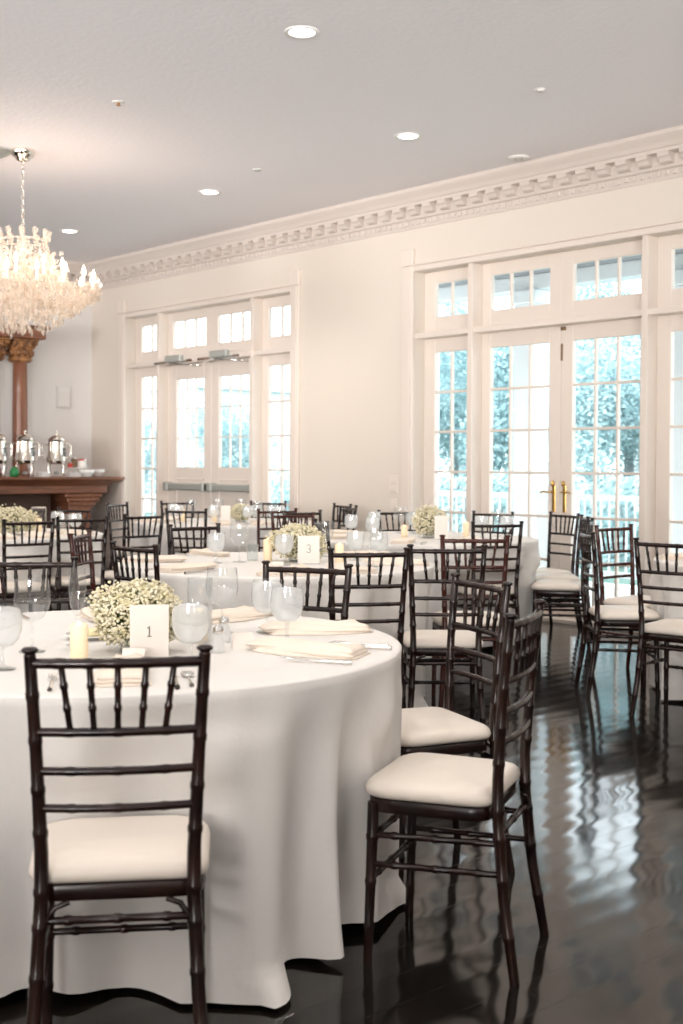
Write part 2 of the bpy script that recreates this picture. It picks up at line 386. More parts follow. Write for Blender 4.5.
# ------------------------------------------------------------------ ceiling fixtures
def can(x, y, label, first=[None]):
    if first[0] is None:
        t = thing('recessed_ceiling_light', label, 'ceiling light', (x, y, H), group='recessed ceiling lights')
        MB().lathe([(.074, .0), (.078, -.006), (.098, -.008), (.104, -.003), (.104, .001)], 32).build('trim_ring', M['white'], t)
        MB().lathe([(0, -.003), (.04, -.0035), (.075, -.002)], 28).build('lens', M['can'], t)
        first[0] = t; return t
    return dup(first[0], (x, y, H), 0, label)
cans = [(-5.48, 4.58, 'largest round recessed light, at top centre of the ceiling'), (-6.65, 6.61, 'round recessed light nearest the cornice over the glazed doors'),
        (-9.25, 6.64, 'round recessed light midway along the row parallel to the cornice'), (-11.83, 6.65, 'farthest round recessed light, just right of the chandelier')]
for x, y, lb in cans: can(x, y, lb)
for x, y, lb in ((-7.39, 4.53, 'small brown-stemmed sprinkler head right of the chandelier canopy'), (-8.27, 6.43, 'flat sprinkler cover between two lit recessed lights'), (-5.24, 6.44, 'flat sprinkler cover right of the recessed light by the cornice')):
    t = thing('sprinkler_head', lb, 'sprinkler', (x, y, H), group='ceiling sprinkler heads')
    MB().lathe([(0, -.006), (.038, -.006), (.043, -.003), (.045, .001)], 20).build('escutcheon', M['white'], t)
    if x < -7 and y < 5: MB().lathe([(0, -.028), (.010, -.028), (.018, -.024), (.007, -.021), (.01, -.005)], 12).build('nozzle', M['gilt'], t)
    else: MB().lathe([(0, -.010), (.03, -.010), (.03, -.005)], 16).build('cover_disc', M['brushed'] if y < 6.44 else M['white'], t)
t = thing('smoke_detector', 'round white detector on the ceiling close to the cornice', 'smoke detector', (-6.5, 7.72, H))
MB().lathe([(0, -.016), (.07, -.015), (.085, -.010), (.09, 0)], 28).build('housing', M['white'], t)
MB().lathe([(.02, -.0155), (.03, -.018), (.04, -.0155)], 20).build('vent_ring', M['brushed'], t)
t = thing('ceiling_vent', 'grey ceiling vent grille beside the chandelier canopy', 'vent', (-9.35, 4.55, H), radians(0))
f = MB(); f.box(-.3, .3, -.09, -.075, -.012, .001, .002); f.box(-.3, .3, .075, .09, -.012, .001, .002); f.box(-.3, -.285, -.09, .09, -.012, .001, .002); f.box(.285, .3, -.09, .09, -.012, .001, .002)
f.build('frame', M['brushed'], t)
f = MB()
for i in range(6): f.box(-.29, .29, -.066 + i * .024, -.056 + i * .024, -.01, -.002, .001)
f.build('louvre', M['brushed'], t)

# wall plates
t = thing('wall_panel', 'white thermostat box on the end wall above the urns', 'thermostat', (XL, 7.64, 2.11))
MB().box(0, .045, -.09, .09, -.135, .135, .012).build('housing', M['white'], t)
MB().box(.044, .048, -.07, .07, -.11, .06, .002).build('cover', M['porcelain'], t)
t = thing('light_switch', 'white switch plates on the cream wall left of the glazed doors', 'light switch', (-8.256, D, 1.10))
MB().box(-.06, .06, -.008, 0, -.075, .09, .003).build('plate', M['trim'], t)
for z in (-.04, .035): MB().box(-.04, .04, -.013, -.007, z - .02, z + .025, .003).build('rocker', M['trim'], t)
t = thing('wall_outlet', 'small plate under the switch plates on the cream wall', 'outlet', (-8.256, D, .92))
MB().box(-.04, .04, -.007, 0, -.06, .05, .003).build('plate', M['trim'], t)
MB().box(-.02, .02, -.011, -.006, -.035, .028, .003).build('socket', M['trim'], t)

# ------------------------------------------------------------------ chair
def ring_profile(p0, p1, r0, r1, rings, bump=1.13, rw=.005):
    """straight bamboo-turned pole: list of points and radii with raised rings at fractions"""
    p0 = Vector(p0); p1 = Vector(p1); Lg = (p1 - p0).length
    ts = {0., 1.}
    pts = []; 
    ev = [(0, 1.), (1, 1.)]
    for r in rings:
        w_ = rw / Lg; ev += [(r - 2 * w_, 1.), (r - w_, bump), (r + w_, bump), (r + 2 * w_, 1.)]
    ev.sort()
    return [p0.lerp(p1, t) for t, k in ev], [(r0 + (r1 - r0) * t) * k for t, k in ev]
def chain(segs):
    P, R = [], []
    for a, b in segs: P += a if not P else a[1:]; R += b if not R else b[1:]
    return P, R
YB = -.245
def post_pts(s):
    return [(s * .178, -.265, 0), (s * .163, -.232, .20), (s * .153, -.213, .40), (s * .153, -.212, .50), (s * .162, -.224, .70), (s * .1725, YB, .905)]
def post_at(s, z):
    pp = post_pts(s)
    for a, b in zip(pp, pp[1:]):
        if a[2] <= z <= b[2]:
            t = (z - a[2]) / (b[2] - a[2]); return Vector(a).lerp(Vector(b), t)
    return Vector(pp[-1])
def front_at(s, z): return Vector((s * .174, .124, 0)).lerp(Vector((s * .168, .112, .42)), z / .42)
def make_chair():
    root = thing('ballroom_chair', 'x', 'chair')
    for s in (-1, 1):
        pp = post_pts(s); segs = []
        rr = [.0125, .0145, .0150, .0145, .0130, .0122]; rg = [[.55], [.25, .75], [.2], [.2, .65], [.15, .6], []]
        for i in range(5): segs.append(ring_profile(pp[i], pp[i + 1], rr[i], rr[i + 1], rg[i]))
        P, R = chain(segs); m = MB(); m.tube(P, R, 10)
        m.lathe([(.0122, 0), (.010, .004), (.0165, .009), (.0175, .013), (.012, .0175), (0, .0185)], 10, (pp[-1][0], pp[-1][1], .903))
        m.build('back_post', M['chair'], root)
    for s in (-1, 1):
        P, R = ring_profile(front_at(s, 0), front_at(s, .415), .0115, .0155, [.22, .5, .78]); MB().tube(P, R, 10).build('front_leg', M['chair'], root)
    def bowed(z, r, name, bow=.016, rings=(.2, .5, .8)):
        a, b = post_at(-1, z), post_at(1, z); m = MB(); P, R = [], []
        for i in range(25):
            t = i / 24; p = a.lerp(b, t); p.y -= bow * (1 - (2 * t - 1) ** 2); P.append(p)
            k = 1.
            for q in rings:
                if abs(t - q) < .021: k = 1.16
            R.append(r * k)
        m.tube(P, R, 8).build(name, M['chair'], root)
        return lambda t: (lambda p: Vector((p.x, p.y - bow * (1 - (2 * t - 1) ** 2), p.z)))(a.lerp(b, t))
    top = bowed(.888, .0105, 'top_rail', rings=(.15, .33, .5, .67, .85)); mid = bowed(.748, .0095, 'back_rail'); bowed(.668, .009, 'back_rail'); bowed(.592, .009, 'back_rail')
    for i in range(5):
        t0 = .5 + (i - 2) * .163; t1 = .5 + (i - 2) * .145 / 1.02
        P, R = ring_profile(mid(t1), top(t0), .0065, .0065, [.35, .68], 1.3, .004); MB().tube(P, R, 8).build('spindle', M['chair'], root)
    # seat frame: rounded trapezoid
    def outline(ex, n=5):
        c = [(-.170 - ex, -.190 - ex), (.170 + ex, -.190 - ex), (.186 + ex, .135 + ex), (-.186 - ex, .135 + ex)]; rad = [.05, .05, .085, .085]; out = []
        for i in range(4):
            p = Vector(c[i]); a = Vector(c[i - 1]); b = Vector(c[(i + 1) % 4]); r = rad[i]
            u = (a - p).normalized() * r; v = (b - p).normalized() * r
            for k in range(n + 1):
                t = k / n; out.append(tuple(p + u * (1 - t) ** 2 + v * t ** 2))
        return out
    def shell(levels):
        m = MB(); n = len(outline(0)); vs = []
        for ex, z, sg_ in levels: vs += [(x * sg_, -.027 + (y + .027) * sg_, z) for x, y in outline(ex)]
        k = len(levels)
        m.add(vs, [[i * n + j, i * n + (j + 1) % n, (i + 1) * n + (j + 1) % n, (i + 1) * n + j] for i in range(k - 1) for j in range(n)], True)
        return m, n, vs
    m, n, vs = shell([(0, .392, .9), (0, .392, 1), (.003, .396, 1), (.003, .424, 1), (0, .428, 1), (0, .428, .9)])
    m.add(vs[:n], [list(range(n))]); m.add(vs[-n:], [list(range(n))]); m.build('seat_frame', M['chair'], root)
    lv = [(0, .4285, .95), (.004, .43, 1), (.011, .436, 1), (.013, .445, 1), (.012, .457, .988), (.011, .467, .94), (.01, .475, .83), (.01, .481, .6), (.01, .484, .3)]
    m, n, vs = shell(lv)
    m.add(vs[-n:] + [(0, -.027, .4845)], [(j, (j + 1) % n, n) for j in range(n)], True); m.add(vs[:n], [list(range(n))]); m.build('cushion', M['cushion'], root)
    def stretch(a, b, r=.0085): P, R = ring_profile(a, b, r, r, [.18, .5, .82], 1.25); MB().tube(P, R, 8).build('stretcher', M['chair'], root)
    stretch(post_at(-1, .362), post_at(1, .362))
    for z in (.325, .215): stretch(front_at(-1, z), front_at(1, z))
    for s in (-1, 1):
        for z in (.338, .262): stretch(post_at(s, z), front_at(s, z - .008))
        a = post_at(s, .315)
        MB().tube([a, a + Vector((-s * .012, 0, .045)), a + Vector((-s * .032, 0, .075)), a + Vector((-s * .06, .004, .085))], .006, 6).build('corner_brace', M['chair'], root)
    return root
PROTO = make_chair()
CH = []      # (x,y of seat centre, facing)
first = [True]
def chair(px, py, face, label, group, off=0.245):
    a = radians(face); x = px + off * cos(a); y = py + off * sin(a); rz = a - pi / 2
    CH.append((x, y, a))
    if first[0]:
        first[0] = False; PROTO.location = (x, y, 0); PROTO.rotation_euler.z = rz; PROTO['label'] = label; PROTO['group'] = group; return PROTO
    r = dup(PROTO, (x, y, 0), rz, label, group)
    if 'reddish' in label:          # a few chairs have a redder stain
        for c in r.children:
            if c.data.materials[0] == M['chair']: c.material_slots[0].link = 'OBJECT'; c.material_slots[0].material = M['chair_red']
    return r
G1 = 'chairs around the nearest table'; G2 = 'chairs around the middle table'; G3 = 'chairs around the table by the brass-handled doors'
G4 = 'chairs around the table by the push-bar doors'; G5 = 'chairs around the table by the mantel'; G6 = 'chairs around the right edge table'
CHAIRS = [
 (-2.125, 1.305, 146, 'dark chair nearest the camera, seen square from behind at bottom left', G1),
 (-2.06, 2.49, 207, 'large dark chair at centre right turned side-on, seat pointing left', G1),
 (-2.69, 3.02, 251, 'dark side-turned chair just behind the large one at centre right', G1),
 (-3.51, 2.97, 294, 'dark chair across the nearest table, half hidden by its water goblets', G1),
 (-4.38, 2.29, 325, 'dark chair at the left edge across the nearest table, above the flute', G1),
 (-3.96, 3.71, 150, 'dark chair backed to us in front of the table number 3 card', G2),
 (-3.91, 4.16, 140, 'dark chair backed to us with its white seat beside the front chair pair', G2),
 (-6.22, 4.36, 357, 'dark chair on the far left side of the middle table behind two goblets', G2),
 (-5.84, 3.35, 44, 'small reddish chair edge-on at left, its back turned to the fireplace', G2),
 (-4.88, 3.08, 92, 'dark chair standing behind the white flower cluster of the nearest table', G2),
 (-4.36, 4.85, 140, 'reddish brown chair backed to us between the middle table and the far cloth', G3),
 (-5.35, 6.17, 154, 'dark chair backed to us against the right end of the far white cloth', G3),
 (-6.56, 7.51, 285, 'dark chair facing us below the left glazed leaf, across the table with the pale bouquet', G3),
 (-7.21, 7.09, 333, 'dark chair facing us behind goblets below the light switch', G3),
 (-5.60, 7.44, 225, 'dark side-on chair below the brass handles with a white seat pointing left', G3),
 (-5.22, 7.00, 212, 'dark chair mostly hidden behind the edge-on chair at right', G3),
 (-6.07, 7.80, 256, 'dark chair standing against the glazed doors directly under the brass handles', G3),
 (-6.18, 5.35, 62, 'small dark chair edge-on just above the bouquet of table number 3', G3),
 (-7.26, 6.00, 345, 'reddish chair above the table number 3 bouquet, in front of a black one', G3),
 (-7.59, 6.37, 352, 'dark chair with only its right post showing behind another above the number 3 bouquet', G3),
 (-8.02, 6.46, 166, 'black chair backed to us left of the reddish chair, near the right sidelight', G4),
 (-8.15, 7.38, 204, 'black edge-on chair, nearer of the two by the bare cream wall', G4),
 (-8.70, 7.80, 255, 'black chair against the bare cream wall, farther of the two there', G4),
 (-9.73, 7.72, 318, 'far chair facing us under the right sidelight of the push-bar doors', G4),
 (-10.26, 6.98, 350, 'far chair facing us in front of the left push-bar leaf', G4),
 (-8.44, 5.83, 125, 'black chair backed to us before the table under the push bar', G4),
 (-10.05, 6.16, 27, 'small far chair beside the left sidelight next to the mantel', G4),
 (-7.41, 3.87, 176, 'dark chair backed to us at the left edge before the pale bouquet', G5),
 (-7.57, 4.36, 165, 'dark chair backed to us, right of the left edge chair and touching it', G5),
 (-7.74, 4.97, 184, 'dark chair backed to us between the mantel table and the small far chair', G5),
 (-9.07, 5.16, 293, 'dark chair facing us right under the end of the wooden mantel', G5),
 (-4.29, 5.72, 48, 'dark edge-on chair at right with a white seat pointing right', G6),
 (-4.62, 6.44, 358, 'reddish brown chair facing right before the glazed doors, behind the edge-on chair', G6),
 (-3.52, 5.36, 98, 'dark chair cut by the right edge of the photo, backed to us', G6),
]
for c in CHAIRS: chair(*c)

# ------------------------------------------------------------------ tables
R0 = .85; ZT = .76
TABLES = [((-3.15, 1.92), 'nearest', 11), ((-5.14, 4.13), 'middle', 5), ((-6.30, 6.42), 'glazed-door', 8), ((-9.10, 6.75), 'push-bar', 3), ((-8.60, 4.15), 'mantel-side', 21), ((-3.38, 6.55), 'right-edge', 14)]
TLAB = {'nearest': 'full-length ivory cloth on the big table at lower left', 'middle': 'full-length ivory cloth on the table with the number 3 card',
        'glazed-door': 'white cloth on the far table before the brass-handled doors', 'push-bar': 'ivory cloth on the far table below the push-bar doors',
        'mantel-side': 'ivory cloth on the table before the wooden mantel', 'right-edge': 'ivory cloth pooling on the floor at the right edge of the photo'}
def tablecloth(c, key, seed):
    rnd = random.Random(seed); NT = 320
    ph = [rnd.uniform(0, 2 * pi) for _ in range(6)]; k = [9, 13, 16, 7, 22, 31]; am = [.036, .030, .024, .026, .010, .005]
    def fold(th, s):
        v = 0
        for i in range(6): v += am[i] * sin(k[i] * th + ph[i] + .5 * s * sin(2 * th + ph[(i + 1) % 6]))
        return v
    # limit where chair seats press the cloth inward
    lim = [9.] * NT
    for x, y, a in CH:
        d = hypot(x - c[0], y - c[1])
        if d > 1.25: continue
        for j in range(NT):
            th = 2 * pi * j / NT; dx, dy = cos(th), sin(th); fx, fy = cos(a), sin(a); rx, ry = sin(a), -cos(a)
            den = dx * fx + dy * fy
            if den > -.2: continue
            r = ((x - c[0]) * fx + (y - c[1]) * fy + .165) / den
            lx = (c[0] + r * dx - x) * rx + (c[1] + r * dy - y) * ry
            if abs(lx) < .205 and r > .2: lim[j] = min(lim[j], r)
    l2 = [min(lim[(j + q) % NT] + abs(q) * .012 for q in range(-6, 7)) for j in range(NT)]
    vs = []; rings = []
    for r in (0.02, .3, .6, .8, R0 - .03, R0 - .012, R0 - .003): rings.append(('t', r))
    NS = 30
    for i in range(NS + 1): rings.append(('s', i / NS))
    hem = [.012 + .02 * max(0, sin(5 * 2 * pi * j / NT + ph[2])) * rnd.uniform(.9, 1.1) for j in range(NT)]
    for kind, q in rings:
        for j in range(NT):
            th = 2 * pi * j / NT
            if kind == 't':
                z = ZT - max(0, (q - (R0 - .03)) / .03) ** 2 * .006; r = q
            else:
                s = q; zt = ZT - .008; z = zt + (hem[j] - zt) * s
                r = R0 - .085 * s + fold(th, s) * (.1 + 1.5 * s ** .8) * (min(1, s * 6))
                if s > .9: r += (s - .9) * .25 * (1 + sin(7 * th + ph[0]))     # hem kicks out on the floor
                if key == 'nearest':
                    for t0, wd, am_ in ((radians(12), .06, .15), (radians(-14), .08, .02), (radians(-38), .10, -.06)):
                        dd = (th - t0 + pi) % (2 * pi) - pi; r += am_ * s ** 1.4 * math.exp(-(dd / wd) ** 2)
                if key == 'right-edge':
                    for t0, wd, am_ in ((radians(215), .09, .16), (radians(238), .08, .09)):
                        dd = (th - t0 + pi) % (2 * pi) - pi; r += am_ * s ** 3 * math.exp(-(dd / wd) ** 2)
                if z < .60:
                    f_ = min(1, (.60 - z) / .11); f_ = f_ * f_ * (3 - 2 * f_) * ((.3 + .7 * max(0, min(1, (z - .08) / .28))) if key == 'nearest' and 3 < math.degrees(th) < 22 else 1)
                    if l2[j] < r: r = r + (l2[j] - r) * f_
            vs.append((r * cos(th), r * sin(th), z))
    m = MB(); n = NT
    m.add(vs, [[i * n + j, i * n + (j + 1) % n, (i + 1) * n + (j + 1) % n, (i + 1) * n + j] for i in range(len(rings) - 1) for j in range(n)], True)
    m.add(vs[:n], [list(range(n))], True)
    o = m.build('tablecloth', M['cloth'], loc=(c[0], c[1], 0))
    tag(o, TLAB[key], 'tablecloth', 'floor-length round tablecloths')
for c, key, sd in TABLES: tablecloth(c, key, sd)
t0 = None
for c, key, sd in TABLES:
    lb = {'nearest': 'round table under the cloth at lower left', 'middle': 'round table under the cloth by the number 3 card', 'glazed-door': 'round table under the cloth before the brass-handled doors',
          'push-bar': 'round table under the cloth below the push bars', 'mantel-side': 'round table under the cloth before the mantel', 'right-edge': 'round table under the cloth at the right edge'}[key]
    if t0 is None:
        t0 = thing('round_table', lb, 'table', (c[0], c[1], 0), 0, 'round banquet tables')
        MB().lathe([(0, .722), (R0 - .03, .722), (R0 - .02, .728), (R0 - .02, .745), (R0 - .03, .751), (0, .751)], 64).build('tabletop', M['wood'], t0)
        MB().lathe([(.05, .10), (.045, .3), (.05, .722)], 16).build('pedestal', M['brushed'], t0)
        MB().lathe([(0, 0), (.3, 0), (.3, .02), (.08, .06), (.05, .10)], 32).build('base', M['brushed'], t0)
    else: dup(t0, (c[0], c[1], 0), 0, lb)

# ------------------------------------------------------------------ tableware
def goblet_root():
    t = thing('water_goblet', 'x', 'glass')
    out = [(0, 0), (.034, 0), (.035, .003), (.012, .008), (.006, .014), (.0055, .045), (.008, .056), (.028, .062), (.042, .078), (.049, .100), (.050, .120), (.045, .165)]
    MB().lathe(out, 20).build('glass', M['glass'], t)
    MB().lathe([(0, .059), (.026, .0645), (.040, .080), (.047, .101), (.048, .121), (.0455, .15), (.03, .158), (0, .155)], 20).build('iced_water', M['ice'], t)
    return t
def wine_root():
    t = thing('wine_glass', 'x', 'glass')
    MB().lathe([(0, 0), (.036, 0), (.037, .003), (.012, .006), (.005, .012), (.004, .075), (.007, .085), (.030, .096), (.046, .12), (.051, .145), (.045, .205)], 20).build('bowl', M['glass'], t)
    return t
def flute_root():
    t = thing('champagne_flute', 'x', 'glass')
    MB().lathe([(0, 0), (.031, 0), (.032, .003), (.01, .006), (.004, .012), (.004, .07), (.008, .085), (.02, .115), (.0255, .16), (.023, .225)], 18).build('bowl', M['glass'], t)
    return t
def tumbler_root():
    t = thing('glass_tumbler', 'x', 'glass')
    MB().lathe([(0, .006), (.024, .006), (.027, .0), (.029, .0), (.033, .09), (.031, .09), (.0275, .012), (0, .012)], 20).build('glass', M['tumbler'], t)
    return t
def napkin_root(seed):
    rnd = random.Random(seed); m = MB(); nx, ny = 18, 8
    vs = []; fs = []
    for lay in range(3):
        o = len(vs); W_ = ny + 1; NN = (nx + 1) * W_
        for side in (0, 1):
            for i in range(nx + 1):
                for j in range(ny + 1):
                    u = i / nx; v = j / ny - .5
                    wd = .13 * (1 - .5 * max(0, u - .6) / .4) * (1 - .07 * lay)
                    x = (u - .5) * .32 + .012 * lay * (1 if u > .5 else .4); y = v * wd * (1 + .05 * sin(5 * u + lay)) + .012 * sin(3 * u + lay * 1.3)
                    e = min(1, min(i, nx - i, j, ny - j) / 1.5)
                    z = .001 + lay * .008 + .010 * (1 - side) * (.35 + .65 * e) + .005 * e * (1 + sin(7 * u + 6 * v + lay * 2)) * (1 if lay else .4)
                    vs.append((x, y, z))
        for i in range(nx):
            for j in range(ny):
                a = o + i * W_ + j; fs.append((a, a + 1, a + W_ + 1, a + W_)); b = a + NN; fs.append((b, b + W_, b + W_ + 1, b + 1))
        ed = [(i, 0) for i in range(nx)] + [(nx, j) for j in range(ny)] + [(i, ny) for i in range(nx, 0, -1)] + [(0, j) for j in range(ny, 0, -1)]
        for q in range(len(ed)):
            a = o + ed[q][0] * W_ + ed[q][1]; r_ = ed[(q + 1) % len(ed)]; b = o + r_[0] * W_ + r_[1]; fs.append((a, b, b + NN, a + NN))
    m.add(vs, fs, True)
    return m.build('folded_napkin', M['napkin'])
def cutlery(kind):
    m = MB()
    if kind == 'fork':
        m.tube([(0, -.1, .006), (0, -.03, .005), (0, .02, .006), (0, .045, .01)], [.006, .004, .003, .004], 8)
        m.box(-.011, .011, .042, .062, .008, .0105, .001)
        for i in range(4): m.tube([(-.0095 + .0063 * i, .06, .009), (-.0095 + .0063 * i, .08, .008), (-.0095 + .0063 * i, .097, .011)], [.0018, .0016, .001], 5)
    elif kind == 'knife':
        m.tube([(0, -.115, .006), (0, -.06, .006), (0, -.005, .005)], [.007, .0065, .005], 8)
        m.prism([(-.008, -.005), (.006, -.005), (.008, .03), (.006, .09), (-.004, .115), (-.008, .10)], 'z', .003, .0055)
    else:
        m.tube([(0, -.095, .006), (0, -.03, .005), (0, .03, .008)], [.006, .004, .003], 8)
        m.ball((0, .058, .008), .02, 2, (.9, 1.5, .3))
    return m.build({'fork': 'dinner_fork', 'knife': 'dinner_knife', 'spoon': 'soup_spoon'}[kind], M['silver'])
def tent_root():
    m = MB(); m.add([(-.03, -.013, 0), (.03, -.013, 0), (.03, 0, .045), (-.03, 0, .045), (-.03, .013, 0), (.03, .013, 0)], [(0, 1, 2, 3), (3, 2, 5, 4)])
    o = m.build('place_card', M['card'])
    o.modifiers.new('s', 'SOLIDIFY').thickness = .0012
    return o
POOL = {}
def place(kind, x, y, rz, label, group, cat, z=ZT):
    if kind not in POOL:
        if kind == 'goblet': o = goblet_root()
        elif kind == 'wine': o = wine_root()
        elif kind == 'flute': o = flute_root()
        elif kind == 'tumbler': o = tumbler_root()
        elif kind == 'napkin': o = napkin_root(2)
        elif kind == 'card': o = tent_root()
        else: o = cutlery(kind)
        POOL[kind] = o; o.location = (x, y, z); o.rotation_euler.z = rz
    else: o = dup(POOL[kind], (x, y, z), rz)
    o['label'] = label; o['category'] = cat; o['group'] = group
    return o
def setting(c, ang, who, tname, what, goff=(.47, .20), woff=(.40, .28), noff=(.66, 0)):
    """one place setting: ang = direction of the seat from the table centre"""
    a = radians(ang); ax = Vector((cos(a), sin(a))); rt = Vector((-sin(a), cos(a))); rz = a + pi / 2
    def P(r, s): return c[0] + ax.x * r + rt.x * s, c[1] + ax.y * r + rt.y * s
    for k in what:
        if k == 'n': x, y = P(*noff); place('napkin', x, y, a + pi, 'cream folded napkin laid %s' % who, 'napkins on the %s table' % tname, 'napkin')
        if k == 'g': x, y = P(*goff); place('goblet', x, y, 0, 'stemmed goblet of iced water %s' % who, 'goblets on the %s table' % tname, 'glass')
        if k == 'w': x, y = P(*woff); place('wine', x, y, 0, 'clear empty wine glass %s' % who, 'wine glasses on the %s table' % tname, 'glass')
        if k == 'c': x, y = P(.50, .02); place('card', x, y, rz, 'little folded place card %s' % who, 'place cards on the %s table' % tname, 'place card')
        if k == 'f': x, y = P(.70, -.15); place('fork', x, y, rz, 'steel fork %s' % who, 'cutlery on the %s table' % tname, 'fork')
        if k == 'k': x, y = P(.70, .14); place('knife', x, y, rz, 'steel knife %s' % who, 'cutlery on the %s table' % tname, 'knife')
        if k == 's': x, y = P(.70, .175); place('spoon', x, y, rz, 'steel spoon %s' % who, 'cutlery on the %s table' % tname, 'spoon')
C1, C2, C3, C4, C5, C6 = [t[0] for t in TABLES]
# nearest table
setting(C1, -31, 'before the chair nearest the camera', 'nearest', 'nfks', noff=(.60, .02))
setting(C1, 28, 'before the large side-turned chair', 'nearest', 'ngfks', noff=(.62, .0))
setting(C1, 67, 'before the second side-turned chair', 'nearest', 'ngks', goff=(.487, .067), noff=(.64, .02))
setting(C1, 109, 'before the chair across the nearest table', 'nearest', 'n', noff=(.62, 0))
setting(C1, 163, 'before the left edge chair across the nearest table', 'nearest', 'nk', noff=(.5, -.1))
NG = 'goblets on the nearest table'; NW = 'wine glasses on the nearest table'
place('goblet', -2.65, 1.846, 0, 'frosty goblet of iced water right of the number 1 card', NG, 'glass')
place('goblet', -2.90, 1.44, 0, 'big goblet of iced water at the left edge of the nearest table', NG, 'glass')
place('wine', -3.116, 1.637, 0, 'large clear wine glass at the left edge, behind the nearest goblet', NW, 'glass')
place('tumbler', -3.42, 1.62, 0, 'straight tumbler peeking out behind the left wine glass', NW, 'glass')
place('flute', -3.154, 1.80, 0, 'slim champagne flute behind the lit pillar candle at left', NW, 'glass')
place('wine', -3.09, 2.27, 0, 'clear wine glass right of the hurricane candle on the nearest table', NW, 'glass')
place('tumbler', -3.42, 2.25, 0, 'tall tumbler behind the white flower cluster at its right shoulder', NW, 'glass')
place('card', -2.80, 2.13, radians(60), 'small white place card beside the salt shaker on the nearest table', 'place cards on the nearest table', 'place card')
place('card', -2.74, 1.73, radians(40), 'small white place card with a black heart below the number 1', 'place cards on the nearest table', 'place card')
def shaker(x, y, lb, top):
    t = thing('salt_shaker', lb, 'shaker', (x, y, ZT), 0, 'shakers on the nearest table')
    MB().lathe([(0, 0), (.02, 0), (.022, .01), (.017, .05), (.014, .055), (0, .055)], 10, smooth=False).build('glass', M['ice'], t)
    MB().lathe([(.0145, .054), (.016, .056), (.015, .068), (.008, .075), (0, .076)], 12).build('cap', M['silver'], t)
shaker(-2.93, 2.16, 'cut-glass shaker nearer the hurricane candle', 0); shaker(-2.78, 2.03, 'cut-glass shaker nearer the large side-turned chair', 0)
t = thing('bread_plate', 'small plate of butter behind the lit pillar candle', 'plate', (-3.24, 1.90, ZT))
MB().lathe([(0, .004), (.045, .004), (.05, .008), (.078, .014), (.079, .0165), (.05, .011), (0, .008)], 28).build('plate', M['porcelain'], t)
b = MB(); b.box(-.025, .02, -.02, .02, .008, .03, .006); b.build('butter', M['butter'], t)

def pillar(x, y, lb, grp, h=.105, r=.024, z=ZT):
    t = thing('pillar_candle', lb, 'candle', (x, y, z), 0, grp)
    MB().lathe([(0, 0), (r, 0), (r, h - .004), (r - .003, h), (r * .55, h - .004), (0, h - .010)], 20).build('wax', M['candle'], t)
    MB().lathe([(0, h - .012), (.006, h - .010), (.009, h - .004), (.005, h + .003), (0, h + .006)], 10).build('flame', M['flame'], t)
    return t
pillar(-2.89, 1.655, 'lit ivory pillar candle left of the number 1 card', 'pillar candles', .10)
def hurricane(x, y, lb, h=.19, r=.037):
    t = thing('hurricane_glass', lb, 'candle holder', (x, y, ZT), 0, 'hurricane candle glasses')
    MB().lathe([(0, .004), (r - .002, .004), (r, 0), (r, h), (r - .0025, h), (r - .0025, .006), (0, .006)], 24).build('cylinder', M['glass'], t)
hurricane(-2.975, 2.105, 'clear glass cylinder with a candle on the nearest table'); pillar(-2.975, 2.105, 'lit candle inside the glass cylinder on the nearest table', 'pillar candles', .09, .024, ZT + .006)

def bouquet(x, y, rx, ry, h, rz, seed, lb, nf=900, bs=.008):
    rnd = random.Random(seed)
    t = thing('baby_breath_centrepiece', lb, 'flower arrangement', (x, y, ZT), rz, 'white flower centrepieces')
    MB().lathe([(0, .004), (.045, .004), (.05, 0), (.055, .07), (.0525, .07), (.048, .008), (0, .008)], 20).build('vase', M['glass'], t)
    st = MB(); fl = MB(); tips = []
    for i in range(nf):
        u = rnd.uniform(-1, 1); th = rnd.uniform(0, 2 * pi); q = rnd.uniform(.55, 1.) ** .6
        lump = 1 + .16 * sin(3 * th + seed) * cos(4 * u + seed) + rnd.uniform(-.07, .1)
        s_ = (1 - u * u) ** .5
        p = Vector((rx * s_ * cos(th) * q * lump, ry * s_ * sin(th) * q * lump, h * .52 + h * .48 * u * q * lump))
        if p.z < .02: p.z = .02 + rnd.uniform(0, .03)
        tips.append(p); fl.ball(p, bs * rnd.uniform(.6, 1.25), 0, (1, 1, .85))
    for p in tips[::4]:
        b0 = Vector((rnd.uniform(-.03, .03), rnd.uniform(-.03, .03), .02)); mid = b0.lerp(p, .55) + Vector((rnd.uniform(-.01, .01), rnd.uniform(-.01, .01), .012))
        st.tube([b0, mid, p], [.0016, .0012, .0007], 4, cap=False)
    for i in range(70):
        p = rnd.choice(tips) * rnd.uniform(.6, .92); p.z = max(p.z, .03); a = rnd.uniform(0, 2 * pi); l = rnd.uniform(.012, .028)
        d = Vector((cos(a), sin(a), rnd.uniform(-.2, .7))) * l; e = Vector((-sin(a), cos(a), 0)) * l * .3
        st.add([p, p + d * .5 + e, p + d, p + d * .5 - e], [(0, 1, 2, 3)])
    st.build('stems', M['stem'], t); o = fl.build('blossoms', M['flower'], t); o['kind'] = 'stuff'
bouquet(-2.935, 1.868, .135, .105, .20, radians(42), 1, 'cluster of tiny white flowers on the nearest table behind the number 1', 3600, .0050)
bouquet(-5.12, 4.27, .15, .12, .20, radians(42), 2, 'cluster of tiny white flowers behind the number 3 card', 2400, .0065)
bouquet(-6.22, 6.43, .125, .11, .23, radians(42), 3, 'pale flower cluster on the far table before the brass-handled doors', 1600, .0075)
bouquet(-8.92, 6.76, .09, .09, .17, 0, 4, 'small flower cluster on the table below the push bars', 700, .008)
bouquet(-8.32, 4.18, .22, .15, .21, radians(42), 5, 'white flower cluster at the left edge before the mantel', 1800, .0075)

